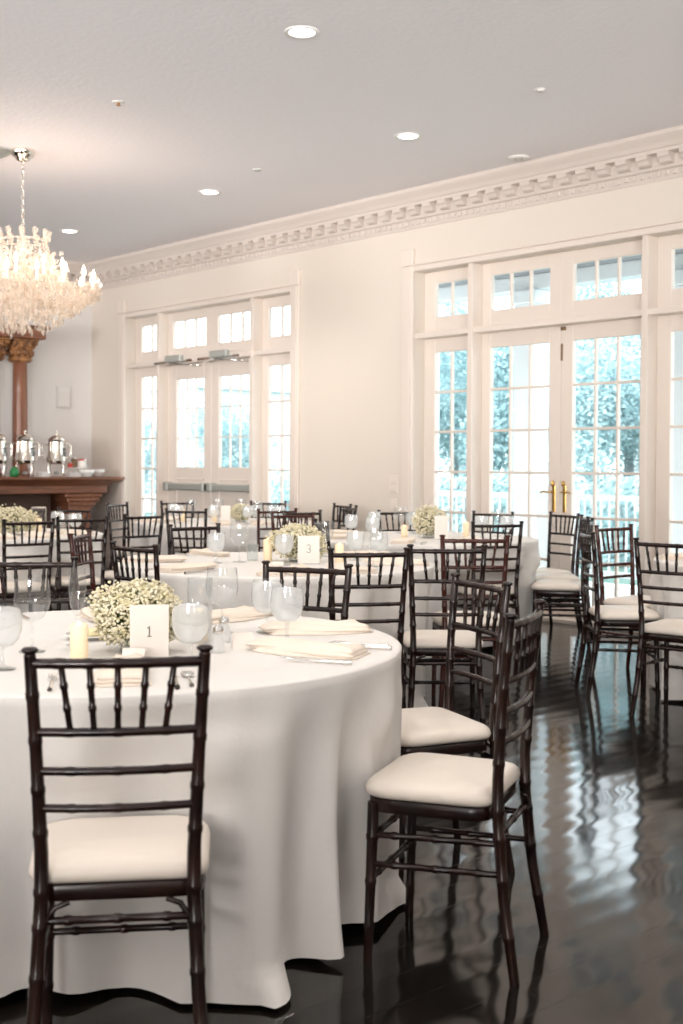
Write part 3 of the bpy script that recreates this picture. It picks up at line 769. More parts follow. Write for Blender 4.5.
# number cards
def stroke(mb, pts, r, y): mb.tube([(x, y, z) for x, z in pts], r, 6)
def number_card(x, y, rz, lb, w_, h_, digit):
    t = thing('table_number_card', lb, 'table number', (x, y, ZT), rz, 'table number cards')
    b = MB(); b.box(-w_ / 2, w_ / 2, -.0015, .0015, .004, h_, .0006); b.build('card', M['card'], t)
    f = MB(); f.box(-w_ / 2 - .004, w_ / 2 + .004, -.014, .014, 0, .005, .001); f.build('stand', M['ice'], t)
    if digit:
        d = MB()
        if digit == 1: stroke(d, [(-.006, h_ * .58), (0, h_ * .62), (0, h_ * .44)], .0016, -.0016); stroke(d, [(-.006, h_ * .44), (.006, h_ * .44)], .0013, -.0016)
        if digit == 3:
            c0, c1, r = h_ * .62, h_ * .48, h_ * .07; p = []
            for i in range(9): a = radians(160 - i * 31); p.append((r * .9 * cos(a), c0 + r * sin(a)))
            stroke(d, p, .0016, -.0016); p = []
            for i in range(9): a = radians(90 - i * 31); p.append((r * cos(a), c1 + r * sin(a)))
            stroke(d, p, .0018, -.0016)
        d.build('numeral', M['grey'], t)
    return t
CAMZ = lambda x, y: atan2(-y, -x) + pi / 2      # face the camera side of the room
number_card(-2.775, 1.80, CAMZ(-2.775, 1.80) + .12, 'white card with the number 1 before the white flowers', .103, .15, 1)
number_card(-4.95, 4.20, CAMZ(-4.95, 4.2), 'white card with the number 3 before the white flowers', .115, .15, 3)
number_card(-6.02, 6.34, CAMZ(-6.02, 6.34), 'white card in front of the pale flowers on the far table', .095, .17, 0)
number_card(-8.80, 6.50, CAMZ(-8.8, 6.5), 'white card beside the flowers on the table below the push bars', .085, .16, 0)
h = MB(); h.prism([(0, .008), (.006, .015), (.006, .019), (.003, .021), (0, .018), (-.003, .021), (-.006, .019), (-.006, .015)], 'y', -.001, 0)
hc = [o for o in COL.objects if o.name.startswith('place_card') and 'black heart' in o.get('label', '')][0]
ho = h.build('heart_print', M['black'], hc); ho.location = (0, -.0095, .0); ho.rotation_euler.x = radians(-16)

# middle table
NM = 'middle'
place('goblet', -5.31, 3.86, 0, 'goblet of iced water left on the middle table, before its far chair', 'goblets on the middle table', 'glass')
place('wine', -5.29, 4.0, 0, 'clear wine glass between goblet and candle on the middle table', 'wine glasses on the middle table', 'glass')
place('goblet', -4.99, 4.066, 0, 'goblet of iced water left of the number 3 card', 'goblets on the middle table', 'glass')
place('goblet', -5.0, 4.58, 0, 'left goblet of iced water right of the number 3 card', 'goblets on the middle table', 'glass')
place('goblet', -4.82, 4.59, 0, 'right goblet of iced water right of the number 3 card', 'goblets on the middle table', 'glass')
place('tumbler', -5.33, 4.12, 0, 'tumbler beside the candle on the middle table', 'wine glasses on the middle table', 'glass')
place('wine', -5.30, 4.62, 0, 'clear wine glass behind the two goblets of the middle table', 'wine glasses on the middle table', 'glass')
place('wine', -4.62, 4.36, 0, 'clear wine glass near the backed chairs on the middle table', 'wine glasses on the middle table', 'glass')
pillar(-5.24, 4.155, 'lit pillar candle left of the middle table flowers', 'pillar candles', .12)
pillar(-4.93, 4.40, 'lit pillar candle right of the middle table flowers', 'pillar candles', .10)
setting(C2, -28, 'before the chair in front of the number 3 card', NM, 'nkf'); setting(C2, -5, 'before the chair beside the front pair', NM, 'n')
setting(C2, 176, 'before the far left chair of the middle table', NM, 'nk'); setting(C2, 228, 'before the small reddish edge-on chair', NM, 'n')
setting(C2, 280, 'before the chair behind the nearest flowers', NM, 'nfk'); setting(C2, 320, 'on the camera side of the middle table', NM, 'nc'); setting(C2, 40, 'on the window side of the middle table', NM, 'n'); setting(C2, 90, 'on the far side of the middle table', NM, 'n')
# far table by the brass-handled doors
NF = 'glazed-door'; GF = 'goblets on the glazed-door table'
place('goblet', -7.02, 6.63, 0, 'leftmost goblet on the far table below the light switch', GF, 'glass')
place('wine', -6.80, 6.70, 0, 'wine glass between goblets on the far table below the light switch', 'wine glasses on the glazed-door table', 'glass')
place('goblet', -6.74, 6.78, 0, 'goblet overlapping the far chair rail below the light switch', GF, 'glass')
place('goblet', -6.62, 6.70, 0, 'goblet just left of the pale flower cluster', GF, 'glass')
place('goblet', -5.98, 6.72, 0, 'left goblet right of the pale flower cluster', GF, 'glass'); place('goblet', -5.86, 6.86, 0, 'right goblet right of the pale flower cluster', GF, 'glass')
place('wine', -6.05, 6.98, 0, 'wine glass right of the pale flower cluster', 'wine glasses on the glazed-door table', 'glass')
pillar(-6.38, 6.33, 'lit candle at the left foot of the pale flower cluster', 'pillar candles', .085); pillar(-6.02, 6.60, 'lit candle at the right of the pale flower cluster', 'pillar candles', .115)
setting(C3, -10, 'before the chair at the right end of the far cloth', NF, 'n'); setting(C3, -55, 'on the near side of the far table', NF, 'nk'); setting(C3, 200, 'before the reddish chair of the far table', NF, 'ng'); setting(C3, 250, 'before the edge-on chair of the far table', NF, 'ng'); pass
# table below the push bars
GP = 'goblets on the push-bar table'
for x, y, lb in ((-8.95, 6.48, 'goblet left of the card on the push-bar table'), (-8.72, 6.78, 'goblet right of the small flower cluster'), (-8.38, 6.78, 'rightmost goblet on the push-bar table')): place('goblet', x, y, 0, lb, GP, 'glass')
for x, y, lb in ((-9.35, 6.52, 'wine glass behind the black chair on the push-bar table'), (-9.25, 6.75, 'wine glass behind the card on the push-bar table'), (-8.6, 6.70, 'wine glass near the right end of the push-bar table'), (-9.3, 7.05, 'wine glass at the back of the push-bar table')): place('wine', x, y, 0, lb, 'wine glasses on the push-bar table', 'glass')
pillar(-9.05, 6.56, 'lit candle left of the card on the push-bar table', 'pillar candles', .12); pillar(-9.35, 6.42, 'lit candle behind the black chair on the push-bar table', 'pillar candles', .11)
for a_, lb in ((-40, 'before the black chair of the push-bar table'), (-10, 'before the chair near the right sidelight'), (200, 'before the chair by the left push-bar leaf'), (240, 'on the mantel side of the push-bar table')): setting(C4, a_, lb, 'push-bar', 'ng')
# table before the mantel
GM = 'goblets on the mantel-side table'
t = thing('photo_frame', 'thin gold-edged frame standing on the table before the mantel', 'frame', (-8.33, 4.43, ZT), CAMZ(-8.33, 4.43))
f = MB(); f.box(-.055, .055, -.006, .006, .19, .20, .002); f.box(-.055, .055, -.006, .006, 0, .01, .002); f.box(-.055, -.047, -.006, .006, 0, .2, .002); f.box(.047, .055, -.006, .006, 0, .2, .002); f.build('frame', M['chrome'], t)
MB().box(-.048, .048, -.002, .002, .008, .192).build('pane', M['glass'], t)
pillar(-8.20, 4.36, 'lit candle before the gold-edged frame', 'pillar candles', .12)
hurricane(-8.13, 4.52, 'frosted glass cylinder right of the gold-edged frame', .15, .045)
place('goblet', -8.02, 4.56, 0, 'goblet right of the gold-edged frame', GM, 'glass'); place('goblet', -8.35, 3.92, 0, 'goblet left of the flower cluster before the mantel', GM, 'glass')
setting(C5, -15, 'before the left edge chair of the mantel table', 'mantel-side', 'n'); setting(C5, 8, 'before the second chair of the mantel table', 'mantel-side', 'n'); setting(C5, 40, 'before the angled chair of the mantel table', 'mantel-side', 'ng')
setting(C6, 265, 'before the chair at the right edge', 'right-edge', 'nfk'); setting(C6, 222, 'before the edge-on chair at right', 'right-edge', 'n')

# ------------------------------------------------------------------ mantel with paired columns
t = thing('fireplace_mantel', 'carved walnut mantel with columns against the end wall', 'fireplace mantel', (XL, 5.6, 0))
yr = 2.32      # right end of the shelf (local)
def sh(p, y0, y1, name, m): MB().prism(p, 'y', y0, y1).build(name, m, t)
m = MB()       # moulded shelf, profile repeated at the right return
levels = [(.70, 2.22, .925), (.72, 2.24, .935), (.72, 2.24, 1.02), (.745, 2.265, 1.03), (.78, 2.305, 1.055), (.83, 2.355, 1.075), (.85, 2.38, 1.09), (.87, 2.40, 1.10), (.87, 2.40, 1.127)]
vs = []
for dx, dy, z in levels: vs += [(0, -dy, z), (dx, -dy, z), (dx, dy, z), (0, dy, z)]
m.add(vs, [[4 * i + j, 4 * i + (j + 1) % 4, 4 * i + 4 + (j + 1) % 4, 4 * i + 4 + j] for i in range(len(levels) - 1) for j in range(4)]); m.add(vs[-4:], [(0, 1, 2, 3)]); m.add(vs[:4], [(3, 2, 1, 0)])
m.build('shelf', M['woodh'], t)
MB().box(.0, .5, -1.6, 1.6, 0, .924).build('firebox', M['dark'], t)
for s in (-1, 1):
    q = MB(); y0, y1 = (1.78, 2.10) if s > 0 else (-2.10, -1.78)
    q.box(0, .62, y0, y1, 0, .80, .01); q.box(.6, .64, y0 + .06, y1 - .06, .2, .72, .012); q.box(0, .66, y0 - .03, y1 + .03, 0, .14, .012)
    q.box(0, .66, y0 - .02, y1 + .02, .78, .83, .008); q.box(0, .69, y0 - .06, y1 + .06, .83, .88, .01); q.box(0, .70, y0 - .09, y1 + .09, .88, .925, .01)
    q.build('pilaster', M['wood'], t)
    for k in range(4):
        pass
    r = MB()
    for i in range(8):
        a = 2 * pi * i / 8; r.ball((.645, (y0 + y1) / 2 + .05 * cos(a), .60 + .05 * sin(a)), .028, 1, (.5, 1, 1))
    r.ball((.65, (y0 + y1) / 2, .60), .03, 1, (.6, 1, 1)); r.build('carved_rosette', M['wood'], t)
cols = [1.285, .93, -.93, -1.285]
for y in cols:
    q = MB(); q.lathe([(.115, 1.127), (.115, 1.17), (.10, 1.18), (.105, 1.21), (.090, 1.235), (.090, 1.6), (.087, 2.1), (.083, 2.46), (.094, 2.475), (.094, 2.49)], 24, (.34, y, 0)); o = q.build('column', M['wood'], t)
    k = MB(); k.lathe([(.085, 2.47), (.12, 2.48), (.145, 2.505), (.14, 2.52), (.125, 2.535), (.135, 2.62), (.165, 2.69), (.17, 2.71)], 24, (.34, y, 0))
    for i in range(10):
        a = 2 * pi * i / 10
        k.ball((.34 + .135 * cos(a), y + .135 * sin(a), 2.59), .036, 1, (1, 1, 1.5)); k.ball((.34 + .155 * cos(a + .3), y + .155 * sin(a + .3), 2.67), .034, 1, (1, 1, 1.1))
    for sx in (-1, 1):
        for sy in (-1, 1): k.ball((.34 + sx * .13, y + sy * .13, 2.70), .04, 1)
    k.box(.17, .51, y - .16, y + .16, 2.715, 2.745, .006); k.build('capital', M['gilt'], o)
q = MB(); q.box(.0, .58, -1.5, 1.5, 2.745, 2.86, .008); q.box(0, .62, -1.54, 1.54, 2.86, 2.90, .01); q.build('entablature', M['woodh'], t)
MB().box(.03, .05, -.66, .66, 1.2, 2.70).build('mirror', M['silver'], t)
q = MB(); q.box(0, .07, -.74, -.66, 1.127, 2.745, .01); q.box(0, .07, .66, .74, 1.127, 2.745, .01); q.box(0, .07, -.74, .74, 1.127, 1.2, .01); q.box(0, .07, -.7, .7, 2.68, 2.745, .01); q.build('mirror_frame', M['wood'], t)

# coffee urns on the mantel
ZM = 1.127
def urn(y, lb, first=[None]):
    if first[0] is not None: return dup(first[0], (-13.03, y, ZM), radians(-35), lb)
    u = thing('coffee_urn', lb, 'coffee urn', (-13.03, y, ZM), radians(-35), 'silver coffee urns')
    MB().lathe([(.0, .15), (.09, .15), (.105, .165), (.118, .19), (.118, .20), (.112, .21), (.105, .30), (.099, .40), (.098, .42), (.104, .43)], 28).build('body', M['chrome'], u)
    l = MB().lathe([(.104, .43), (.10, .445), (.075, .475), (.035, .495), (.012, .50)], 28).build('lid', M['chrome'], u)
    MB().lathe([(.01, .499), (.012, .515), (.02, .525), (.016, .54), (0, .545)], 12).build('knob', M['chrome'], l)
    for a in (45, 135, 225, 315):
        c_, s_ = cos(radians(a)), sin(radians(a))
        MB().tube([(.105 * c_, .105 * s_, .175), (.125 * c_, .125 * s_, .12), (.115 * c_, .115 * s_, .06), (.125 * c_, .125 * s_, .018), (.13 * c_, .13 * s_, .0125)], [.008, .007, .006, .007, .011], 8).build('leg', M['chrome'], u)
    MB().lathe([(0, .03), (.03, .03), (.035, .05), (.02, .065), (0, .065)], 14).build('burner', M['brushed'], u)
    for s in (-1, 1):
        MB().tube([(0, s * .10, .38), (0, s * .145, .385), (0, s * .165, .36), (0, s * .16, .25), (0, s * .145, .21), (0, s * .11, .22)], .008, 8).build('handle', M['chrome'], u)
    q = MB(); q.tube([(.1, 0, .20), (.15, 0, .205), (.165, 0, .19), (.168, 0, .165)], [.012, .012, .011, .009], 8); q.tube([(.15, 0, .21), (.15, 0, .245)], .006, 6); q.build('spigot', M['chrome'], u)
    q = MB()
    for i, (z, w_) in enumerate(((.325, .03), (.300, .022), (.275, .03), (.25, .024))):
        q.box(.103 + .0045 * (3 - 0) * (.33 - z) / .1 * .6, .108 + .0045 * 3 * (.33 - z) / .1 * .6, -w_, w_, z - .009, z + .009, .001, Matrix.Rotation(radians(62), 4, 'Z'))
    q.build('label', M['black'], u)
    first[0] = u; return u
urn(6.755, 'silver coffee urn in front of the wooden column'); urn(7.16, 'silver coffee urn nearest the thermostat box'); urn(6.41, 'silver coffee urn cut by the left edge')
def napstack(y, lb, n=5):
    s = MB()
    for i in range(n): s.box(-.05, .05, -.055, .055, i * .012, i * .012 + .011, .004, Matrix.Rotation(.15 * sin(i * 2.3), 4, 'Z'))
    tag(s.build('paper_napkin_stack', M['white'], loc=(-12.95, y, ZM)), lb, 'napkins', 'napkin stacks on the mantel')
napstack(6.955, 'white napkin stack between the two whole urns'); napstack(7.35, 'white napkin stack right of the second urn', 4)
t = thing('cake_stand', 'white footed stand of condiments on the mantel', 'stand', (-13.1, 7.46, ZM))
MB().lathe([(0, 0), (.06, 0), (.062, .008), (.02, .02), (.018, .085), (.03, .093), (.14, .10), (.145, .11), (.14, .108), (0, .105)], 28).build('stand', M['porcelain'], t)
for dx, dy, r, hh, mt, lb in ((.03, -.10, .022, .055, 'red', 'small red packet holder at the left of the condiment stand'), (.0, -.03, .03, .10, 'amber', 'brown jar on the condiment stand'), (.05, .04, .032, .085, 'porcelain', 'white canister with a red lid on the condiment stand'), (.0, .10, .03, .09, 'white', 'white shaker at the right of the condiment stand')):
    j = thing('condiment_jar', lb, 'jar', (-13.1 + dx, 7.46 + dy, ZM + .108), 0, 'jars on the condiment stand')
    r *= 1.25; hh *= 1.2
    MB().lathe([(0, 0), (r, 0), (r * 1.05, .01), (r, hh * .8), (r * .8, hh * .85)], 16).build('body', M[mt], j)
    MB().lathe([(r * .82, hh * .82), (r * .95, hh * .85), (r * .95, hh), (0, hh + .004)], 16).build('lid', M['red'] if 'red lid' in lb else M['silver'], j)
for x, y, lb in ((-13.03, 7.499, 'white bowl under the left of the condiment stand'), (-13.05, 7.72, 'white bowl at the right end of the mantel')):
    o = MB().lathe([(0, .004), (.04, 0), (.05, .008), (.08, .045), (.095, .088), (.091, .088), (.075, .048), (.04, .014), (0, .012)], 26).build('serving_bowl', M['porcelain'], loc=(x + (.12 if y < 7.5 else 0), y, ZM)); tag(o, lb, 'bowl', 'bowls on the mantel')
t = thing('green_jar', 'small green jar at the left edge of the mantel', 'jar', (-12.96, 6.585, ZM))
MB().lathe([(0, 0), (.04, 0), (.055, .03), (.05, .08), (.03, .095)], 16).build('body', M['green'], t); MB().lathe([(.032, .09), (.034, .105), (.02, .115), (0, .117)], 16).build('lid', M['green'], t)

# ------------------------------------------------------------------ chandelier
CHX, CHY = -9.04, 4.665
t = thing('chandelier', 'lit crystal chandelier hanging at the left', 'chandelier', (CHX, CHY, 0))
MB().lathe([(0, 3.688), (.03, 3.69), (.055, 3.70), (.062, 3.718), (.085, 3.73), (.096, 3.755), (.096, 3.78)], 24).build('canopy', M['chrome'], t)
ch = MB(); z = 3.705; i = 0
while z > 3.16:
    a = (pi / 2) * (i % 2); pts = []
    for k in range(9):
        q = 2 * pi * k / 8; pts.append((.013 * cos(q) * cos(a), .013 * cos(q) * sin(a), z - .02 + .024 * sin(q)))
    ch.tube(pts, .0035, 5, cap=False); z -= .038; i += 1
ch.build('chain', M['chrome'], t)
MB().lathe([(0, 3.17), (.02, 3.16), (.015, 3.10), (.05, 3.06), (.03, 2.98), (.02, 2.9), (.06, 2.84), (.075, 2.78), (.03, 2.70), (.05, 2.64), (.10, 2.58), (.11, 2.52), (.06, 2.46), (.02, 2.38), (.03, 2.34), (0, 2.30)], 16).build('glass_column', M['crystal'], t)
rnd = random.Random(3)
def drop(mb, p, r, h):
    x, y, z = p; n = 5; o = [(x, y, z)]; o += [(x + r * cos(2 * pi * i / n), y + r * sin(2 * pi * i / n), z - h * .62) for i in range(n)]; o.append((x, y, z - h))
    mb.add(o, [(0, 1 + i, 1 + (i + 1) % n) for i in range(n)] + [(n + 1, 1 + (i + 1) % n, 1 + i) for i in range(n)])
def bead(mb, p, r): mb.ball(p, r, 0, smooth=False)
# crown: ring with scalloped leaves and strands down to the upper waist
cr = MB()
pts = [(.185 * cos(2 * pi * i / 48), .185 * sin(2 * pi * i / 48), 3.06) for i in range(49)]; cr.tube(pts, .008, 6, cap=False)
for i in range(12):
    a = 2 * pi * i / 12; c_, s_ = cos(a), sin(a)
    cr.tube([(.18 * c_, .18 * s_, 3.06), (.20 * c_, .20 * s_, 3.10), (.205 * c_, .205 * s_, 3.13), (.19 * c_, .19 * s_, 3.145)], [.006, .018, .024, .006], 6)
    drop(cr, (.205 * c_, .205 * s_, 3.12), .014, .07)
cr.build('crown', M['crystal'], t)
st = MB(); dr = MB()
for i in range(28):
    a = 2 * pi * i / 28; c_, s_ = cos(a), sin(a)
    for k in range(13):
        q = k / 12; r = .185 + .02 * sin(pi * q) + (.10) * q * q; z = 3.05 - .30 * q; bead(st, (r * c_, r * s_, z), .011)
for tier, (ra, rb, za, zb, n, sag) in enumerate(((.20, .60, 2.80, 2.70, 24, .10), (.10, .36, 2.92, 2.84, 16, .06), (.30, .58, 2.62, 2.66, 24, .07))):
    for i in range(n):
        a = 2 * pi * i / n
        for k in range(16):
            q = k / 15; r = ra + (rb - ra) * q; z = za + (zb - za) * q - sag * sin(pi * q); bead(st, (r * cos(a), r * sin(a), z), .010)
for i in range(24):    # swags between neighbouring arms
    a0 = 2 * pi * i / 24; 
    for k in range(9):
        q = k / 8; a = a0 + q * 2 * pi / 24; bead(st, (.60 * cos(a), .60 * sin(a), 2.685 - .05 * sin(pi * q)), .010)
for i in range(1150):  # pendant drops over the whole basket: an inverted dome
    q = rnd.random() ** .6; a = rnd.uniform(0, 2 * pi); r = .08 + .54 * q
    zt = 2.34 + .33 * q ** 1.25
    z = zt + rnd.uniform(0, 1) ** 2 * (.28 - .12 * q); drop(dr, (r * cos(a), r * sin(a), z), rnd.uniform(.009, .016), rnd.uniform(.04, .075))
for i in range(420):
    q = rnd.random(); a = rnd.uniform(0, 2 * pi); r = .12 + .20 * q; z = rnd.uniform(2.70, 3.0); drop(dr, (r * cos(a), r * sin(a), z), rnd.uniform(.008, .013), rnd.uniform(.035, .06))
o = st.build('bead_strands', M['crystal'], t); o['kind'] = 'stuff'
o = dr.build('crystal_drops', M['crystal'], t); o['kind'] = 'stuff'
armmesh = {}
def arm(rad, z0, ztip, a):
    key = rad
    if key not in armmesh:
        A = MB().tube([(.05, 0, z0), (rad * .3, 0, z0 - .13), (rad * .62, 0, z0 - .17), (rad * .9, 0, z0 - .08), (rad, 0, ztip)], [.010, .009, .009, .008, .008], 8).mesh('arm', M['crystal'])
        B = MB().lathe([(.008, ztip - .004), (.05, ztip + .006), (.055, ztip + .014), (.02, ztip + .012), (.013, ztip + .02)], 14, (rad, 0, 0))
        for k in range(8):
            q = 2 * pi * k / 8; drop(B, (rad + .05 * cos(q), .05 * sin(q), ztip + .006), .011, .065)
        B = B.mesh('drip_pan', M['crystal'])
        S = MB().lathe([(.011, ztip + .01), (.011, ztip + .095), (0, ztip + .096)], 10, (rad, 0, 0)).mesh('candle_sleeve', M['sleeve'])
        F = MB().lathe([(.007, ztip + .092), (.017, ztip + .115), (.018, ztip + .13), (.011, ztip + .155), (.003, ztip + .175), (0, ztip + .178)], 12, (rad, 0, 0)).mesh('bulb', M['bulb'])
        armmesh[key] = (A, B, S, F)
    A, B, S, F = armmesh[key]
    o = bpy.data.objects.new('arm', A); COL.objects.link(o); o.parent = t; o.rotation_euler.z = a
    for nm, me in (('drip_pan', B), ('candle_sleeve', S), ('bulb', F)):
        c = bpy.data.objects.new(nm, me); COL.objects.link(c); c.parent = o
for i in range(16): arm(.56, 2.72, 2.66, 2 * pi * i / 16 + .1)
for i in range(10): arm(.34, 2.86, 2.74, 2 * pi * i / 10)

# ------------------------------------------------------------------ outdoors
struct('ground', MB().add([(-80, D + WT + .0, -.12), (40, D + WT, -.12), (40, 90, -.12), (-80, 90, -.12)], [(0, 1, 2, 3)]), M['lawn'], label='lawn beyond the porch')
YP = D + 3.0
struct('porch_deck', MB().box(-24, 6, D + WT + .002, YP + .35, -.115, -.02), M['deck'], label='pale porch floor outside the glazed doors')
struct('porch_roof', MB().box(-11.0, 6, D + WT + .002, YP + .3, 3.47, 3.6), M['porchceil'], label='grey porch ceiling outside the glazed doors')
struct('porch_beam', MB().box(-11.0, 6, YP - .06, YP + .18, 3.30, 3.47, .01), M['porch'], label='white beam along the porch edge')
def pcol(x, lb, w_=.29, first=[None]):
    if first[0]: return dup(first[0], (x, YP + .06, -.02), 0, lb)
    c = thing('porch_column', lb, 'column', (x, YP + .06, -.02), 0, 'white porch columns')
    MB().box(-w_ / 2, w_ / 2, -w_ / 2, w_ / 2, .16, 3.16, .01).build('shaft', M['porch'], c)
    MB().box(-w_ / 2 - .04, w_ / 2 + .04, -w_ / 2 - .04, w_ / 2 + .04, 0, .16, .012).build('base', M['porch'], c)
    MB().box(-w_ / 2 - .04, w_ / 2 + .04, -w_ / 2 - .04, w_ / 2 + .04, 3.16, 3.32, .012).build('capital', M['porch'], c)
    first[0] = c; return c
for x, lb in ((-10.87, 'white porch column beyond the sidelight left of the brass handles'), (-9.14, 'white porch column beyond the left brass-handled leaf'), (-7.04, 'white porch column at the right edge of the photo')): pcol(x, lb)
def railing(x0, x1, lb):
    r = thing('porch_railing', lb, 'railing', (0, YP + .06, -.02), 0, 'white porch railings')
    MB().box(x0, x1, -.05, .05, .93, .99, .01).build('top_rail', M['porch'], r); MB().box(x0, x1, -.03, .03, .10, .16, .008).build('bottom_rail', M['porch'], r)
    n = int((x1 - x0) / .11); bl = MB()
    for i in range(n):
        x = x0 + (i + .5) * (x1 - x0) / n; bl.lathe([(.014, .16), (.014, .24), (.010, .28), (.017, .5), (.010, .72), (.014, .84), (.014, .93)], 8, (x, 0, 0))
    bl.build('balusters', M['porch'], r)
railing(-10.7, -9.31, 'white baluster railing beyond the left sidelight by the brass handles'); railing(-8.97, -7.21, 'white baluster railing beyond the right brass-handled leaf')
HG = MB(); rh = random.Random(9)
for i in range(16000):
    p = Vector((rh.uniform(-9, 6), rh.uniform(-.5, .5), rh.uniform(.02, 1.25))); d = Vector((rh.gauss(0, .4), -.6 + rh.gauss(0, .5), .5 + rh.gauss(0, .5))).normalized()
    p.z += .07 * sin(p.x * 2.1) + .05 * sin(p.x * 5.3); a = d.orthogonal().normalized(); b = d.cross(a); q = rh.uniform(.04, .075)
    HG.add([p - a * q, p + b * q * .5, p + a * q, p - b * q * .5], [(0, 1, 2, 3)])
t = thing('garden_hedge', 'low green hedge running outside behind the porch railing', 'hedge', (-13, 14.6, -.12))
HG.build('foliage', M['leaf'], t); HS = MB()
for i in range(20): HS.tube([(-8.6 + i * .75, 0, 0), (-8.55 + i * .75, .04, .5), (-8.65 + i * .75, 0, 1.0)], [.03, .025, .012], 5)
HS.build('stems', M['bark'], t)
t = thing('planter_box', 'white planter box beyond the brass handles', 'planter', (-7.9, D + 2.0, -.02))
b = MB(); b.box(-.16, .16, -.16, .16, 0, 1.0, .012); b.box(-.19, .19, -.19, .19, 1.0, 1.06, .01); b.build('box', M['porch'], t)
b = MB(); b.box(-.13, .13, -.165, -.155, .15, .85, .005); b.build('panel', M['porch'], t)
t = thing('garden_pavilion', 'long white pavilion roofline among the trees', 'building', (-15, 21.5, -.12))
b = MB(); b.box(-8, 11, -.1, 3, 3.35, 3.62, .02); b.build('fascia', M['porch'], t)
MB().prism([(-.3, 3.62), (3.3, 3.62), (1.5, 4.05)], 'x', -8.2, 11.2).build('roof', M['porch'], t)
for i in range(8): MB().box(-7.6 + i * 2.5, -7.4 + i * 2.5, 0, .2, 0, 3.36, .01).build('post', M['porch'], t)
t = thing('white_outbuilding', 'bright white outbuilding beyond the push-bar doors', 'building', (-30, 19.5, -.12))
b = MB(); b.box(-5.0, 2.2, 0, 5, 0, 3.5, .02); b.build('wall', M['porch'], t)
MB().prism([(-.3, 3.5), (5.3, 3.5), (2.5, 4.6)], 'x', -5.3, 2.5).build('roof', M['porch'], t)
for i in range(3): b = MB(); b.box(-4.2 + i * 2.2, -3.4 + i * 2.2, -.02, .0, 1.0, 2.3, .01); b.build('window', M['porchceil'], t)

def tree_mesh(seed, n, m):
    rnd = random.Random(seed); mb = MB(); lobes = [(Vector((rnd.gauss(0, .5), rnd.gauss(0, .45), rnd.uniform(-.75, .75))), rnd.uniform(.4, .65)) for _ in range(13)]
    for i in range(n):
        c, r = rnd.choice(lobes); d = Vector((rnd.gauss(0, 1), rnd.gauss(0, 1), rnd.gauss(0, 1))).normalized(); p = c + d * r * rnd.uniform(.55, 1.05)
        a = Vector((rnd.gauss(0, 1), rnd.gauss(0, 1), rnd.gauss(0, .6))).normalized(); b = d.cross(a)
        if b.length < .1: continue
        b.normalize(); s = rnd.uniform(.022, .045)
        mb.add([p - a * s, p + b * s * .45 + d * s * .2, p + a * s, p - b * s * .45 + d * s * .2], [(0, 1, 2, 3)])
    return mb.mesh('foliage', m)
TM = [tree_mesh(1, 17000, M['leaf']), tree_mesh(2, 17000, M['leaf2']), tree_mesh(3, 13000, M['leaf'])]
TRK = MB().tube([(0, 0, 0), (.03, .02, .8), (-.02, .0, 1.8), (.02, .03, 3.0)], [.16, .12, .09, .05], 8).mesh('trunk', M['bark'])
def tree(x, y, w_, h_, k, lb, grp='trees beyond the porch'):
    r = thing('garden_tree', lb, 'tree', (x, y, -.12), x * 3.7, grp)
    f = bpy.data.objects.new('foliage', TM[k]); COL.objects.link(f); f.parent = r; f.location = (0, 0, h_ * .55); f.scale = (w_ * .62, w_ * .62, h_ * .36)
    c = bpy.data.objects.new('trunk', TRK); COL.objects.link(c); c.parent = r; s = h_ * .6 / 3; c.scale = (s, s, s)
TREES = [(-14.5, 17.7, 2.5, 4.6, 0), (-12.2, 17.4, 2.3, 4.4, 1), (-10.1, 16.9, 2.2, 4.4, 0), (-17.3, 18.6, 2.5, 4.7, 1), (-23.0, 31, 4.6, 8.2, 2), (-29.5, 32, 4.6, 8, 0), (-17.0, 30, 4.6, 8.5, 1),
         (-21.0, 15.7, 1.5, 3.0, 0), (-24.3, 15.3, 1.5, 2.9, 0)]
TL = ['bushy tree seen through the left brass-handled leaf', 'bushy tree seen through the right brass-handled leaf', 'bushy tree seen at the right edge', 'bushy tree seen through the sidelight left of the brass handles',
      'tall pale tree behind the pavilion, in the middle', 'tall tree behind the pavilion at the left', 'tall tree behind the pavilion at the right',
      'slim young tree seen through the right push-bar leaf', 'slim young tree seen through the sidelight next to the mantel']
for a_, lb in zip(TREES, TL): tree(*a_, lb)

# ------------------------------------------------------------------ light
W = bpy.data.worlds.new('sky'); SC.world = W; W.use_nodes = True
bg = W.node_tree.nodes['Background']; bg.inputs[0].default_value = (.86, .94, 1., 1); bg.inputs[1].default_value = 5.0
def area(name, loc, target, sx, sy, e, col):
    l = bpy.data.lights.new(name, 'AREA'); l.shape = 'RECTANGLE'; l.size = sx; l.size_y = sy; l.energy = e; l.color = col
    o = bpy.data.objects.new(name, l); COL.objects.link(o); o.location = loc
    o.rotation_euler = (Vector(target) - Vector(loc)).to_track_quat('-Z', 'Y').to_euler(); return o
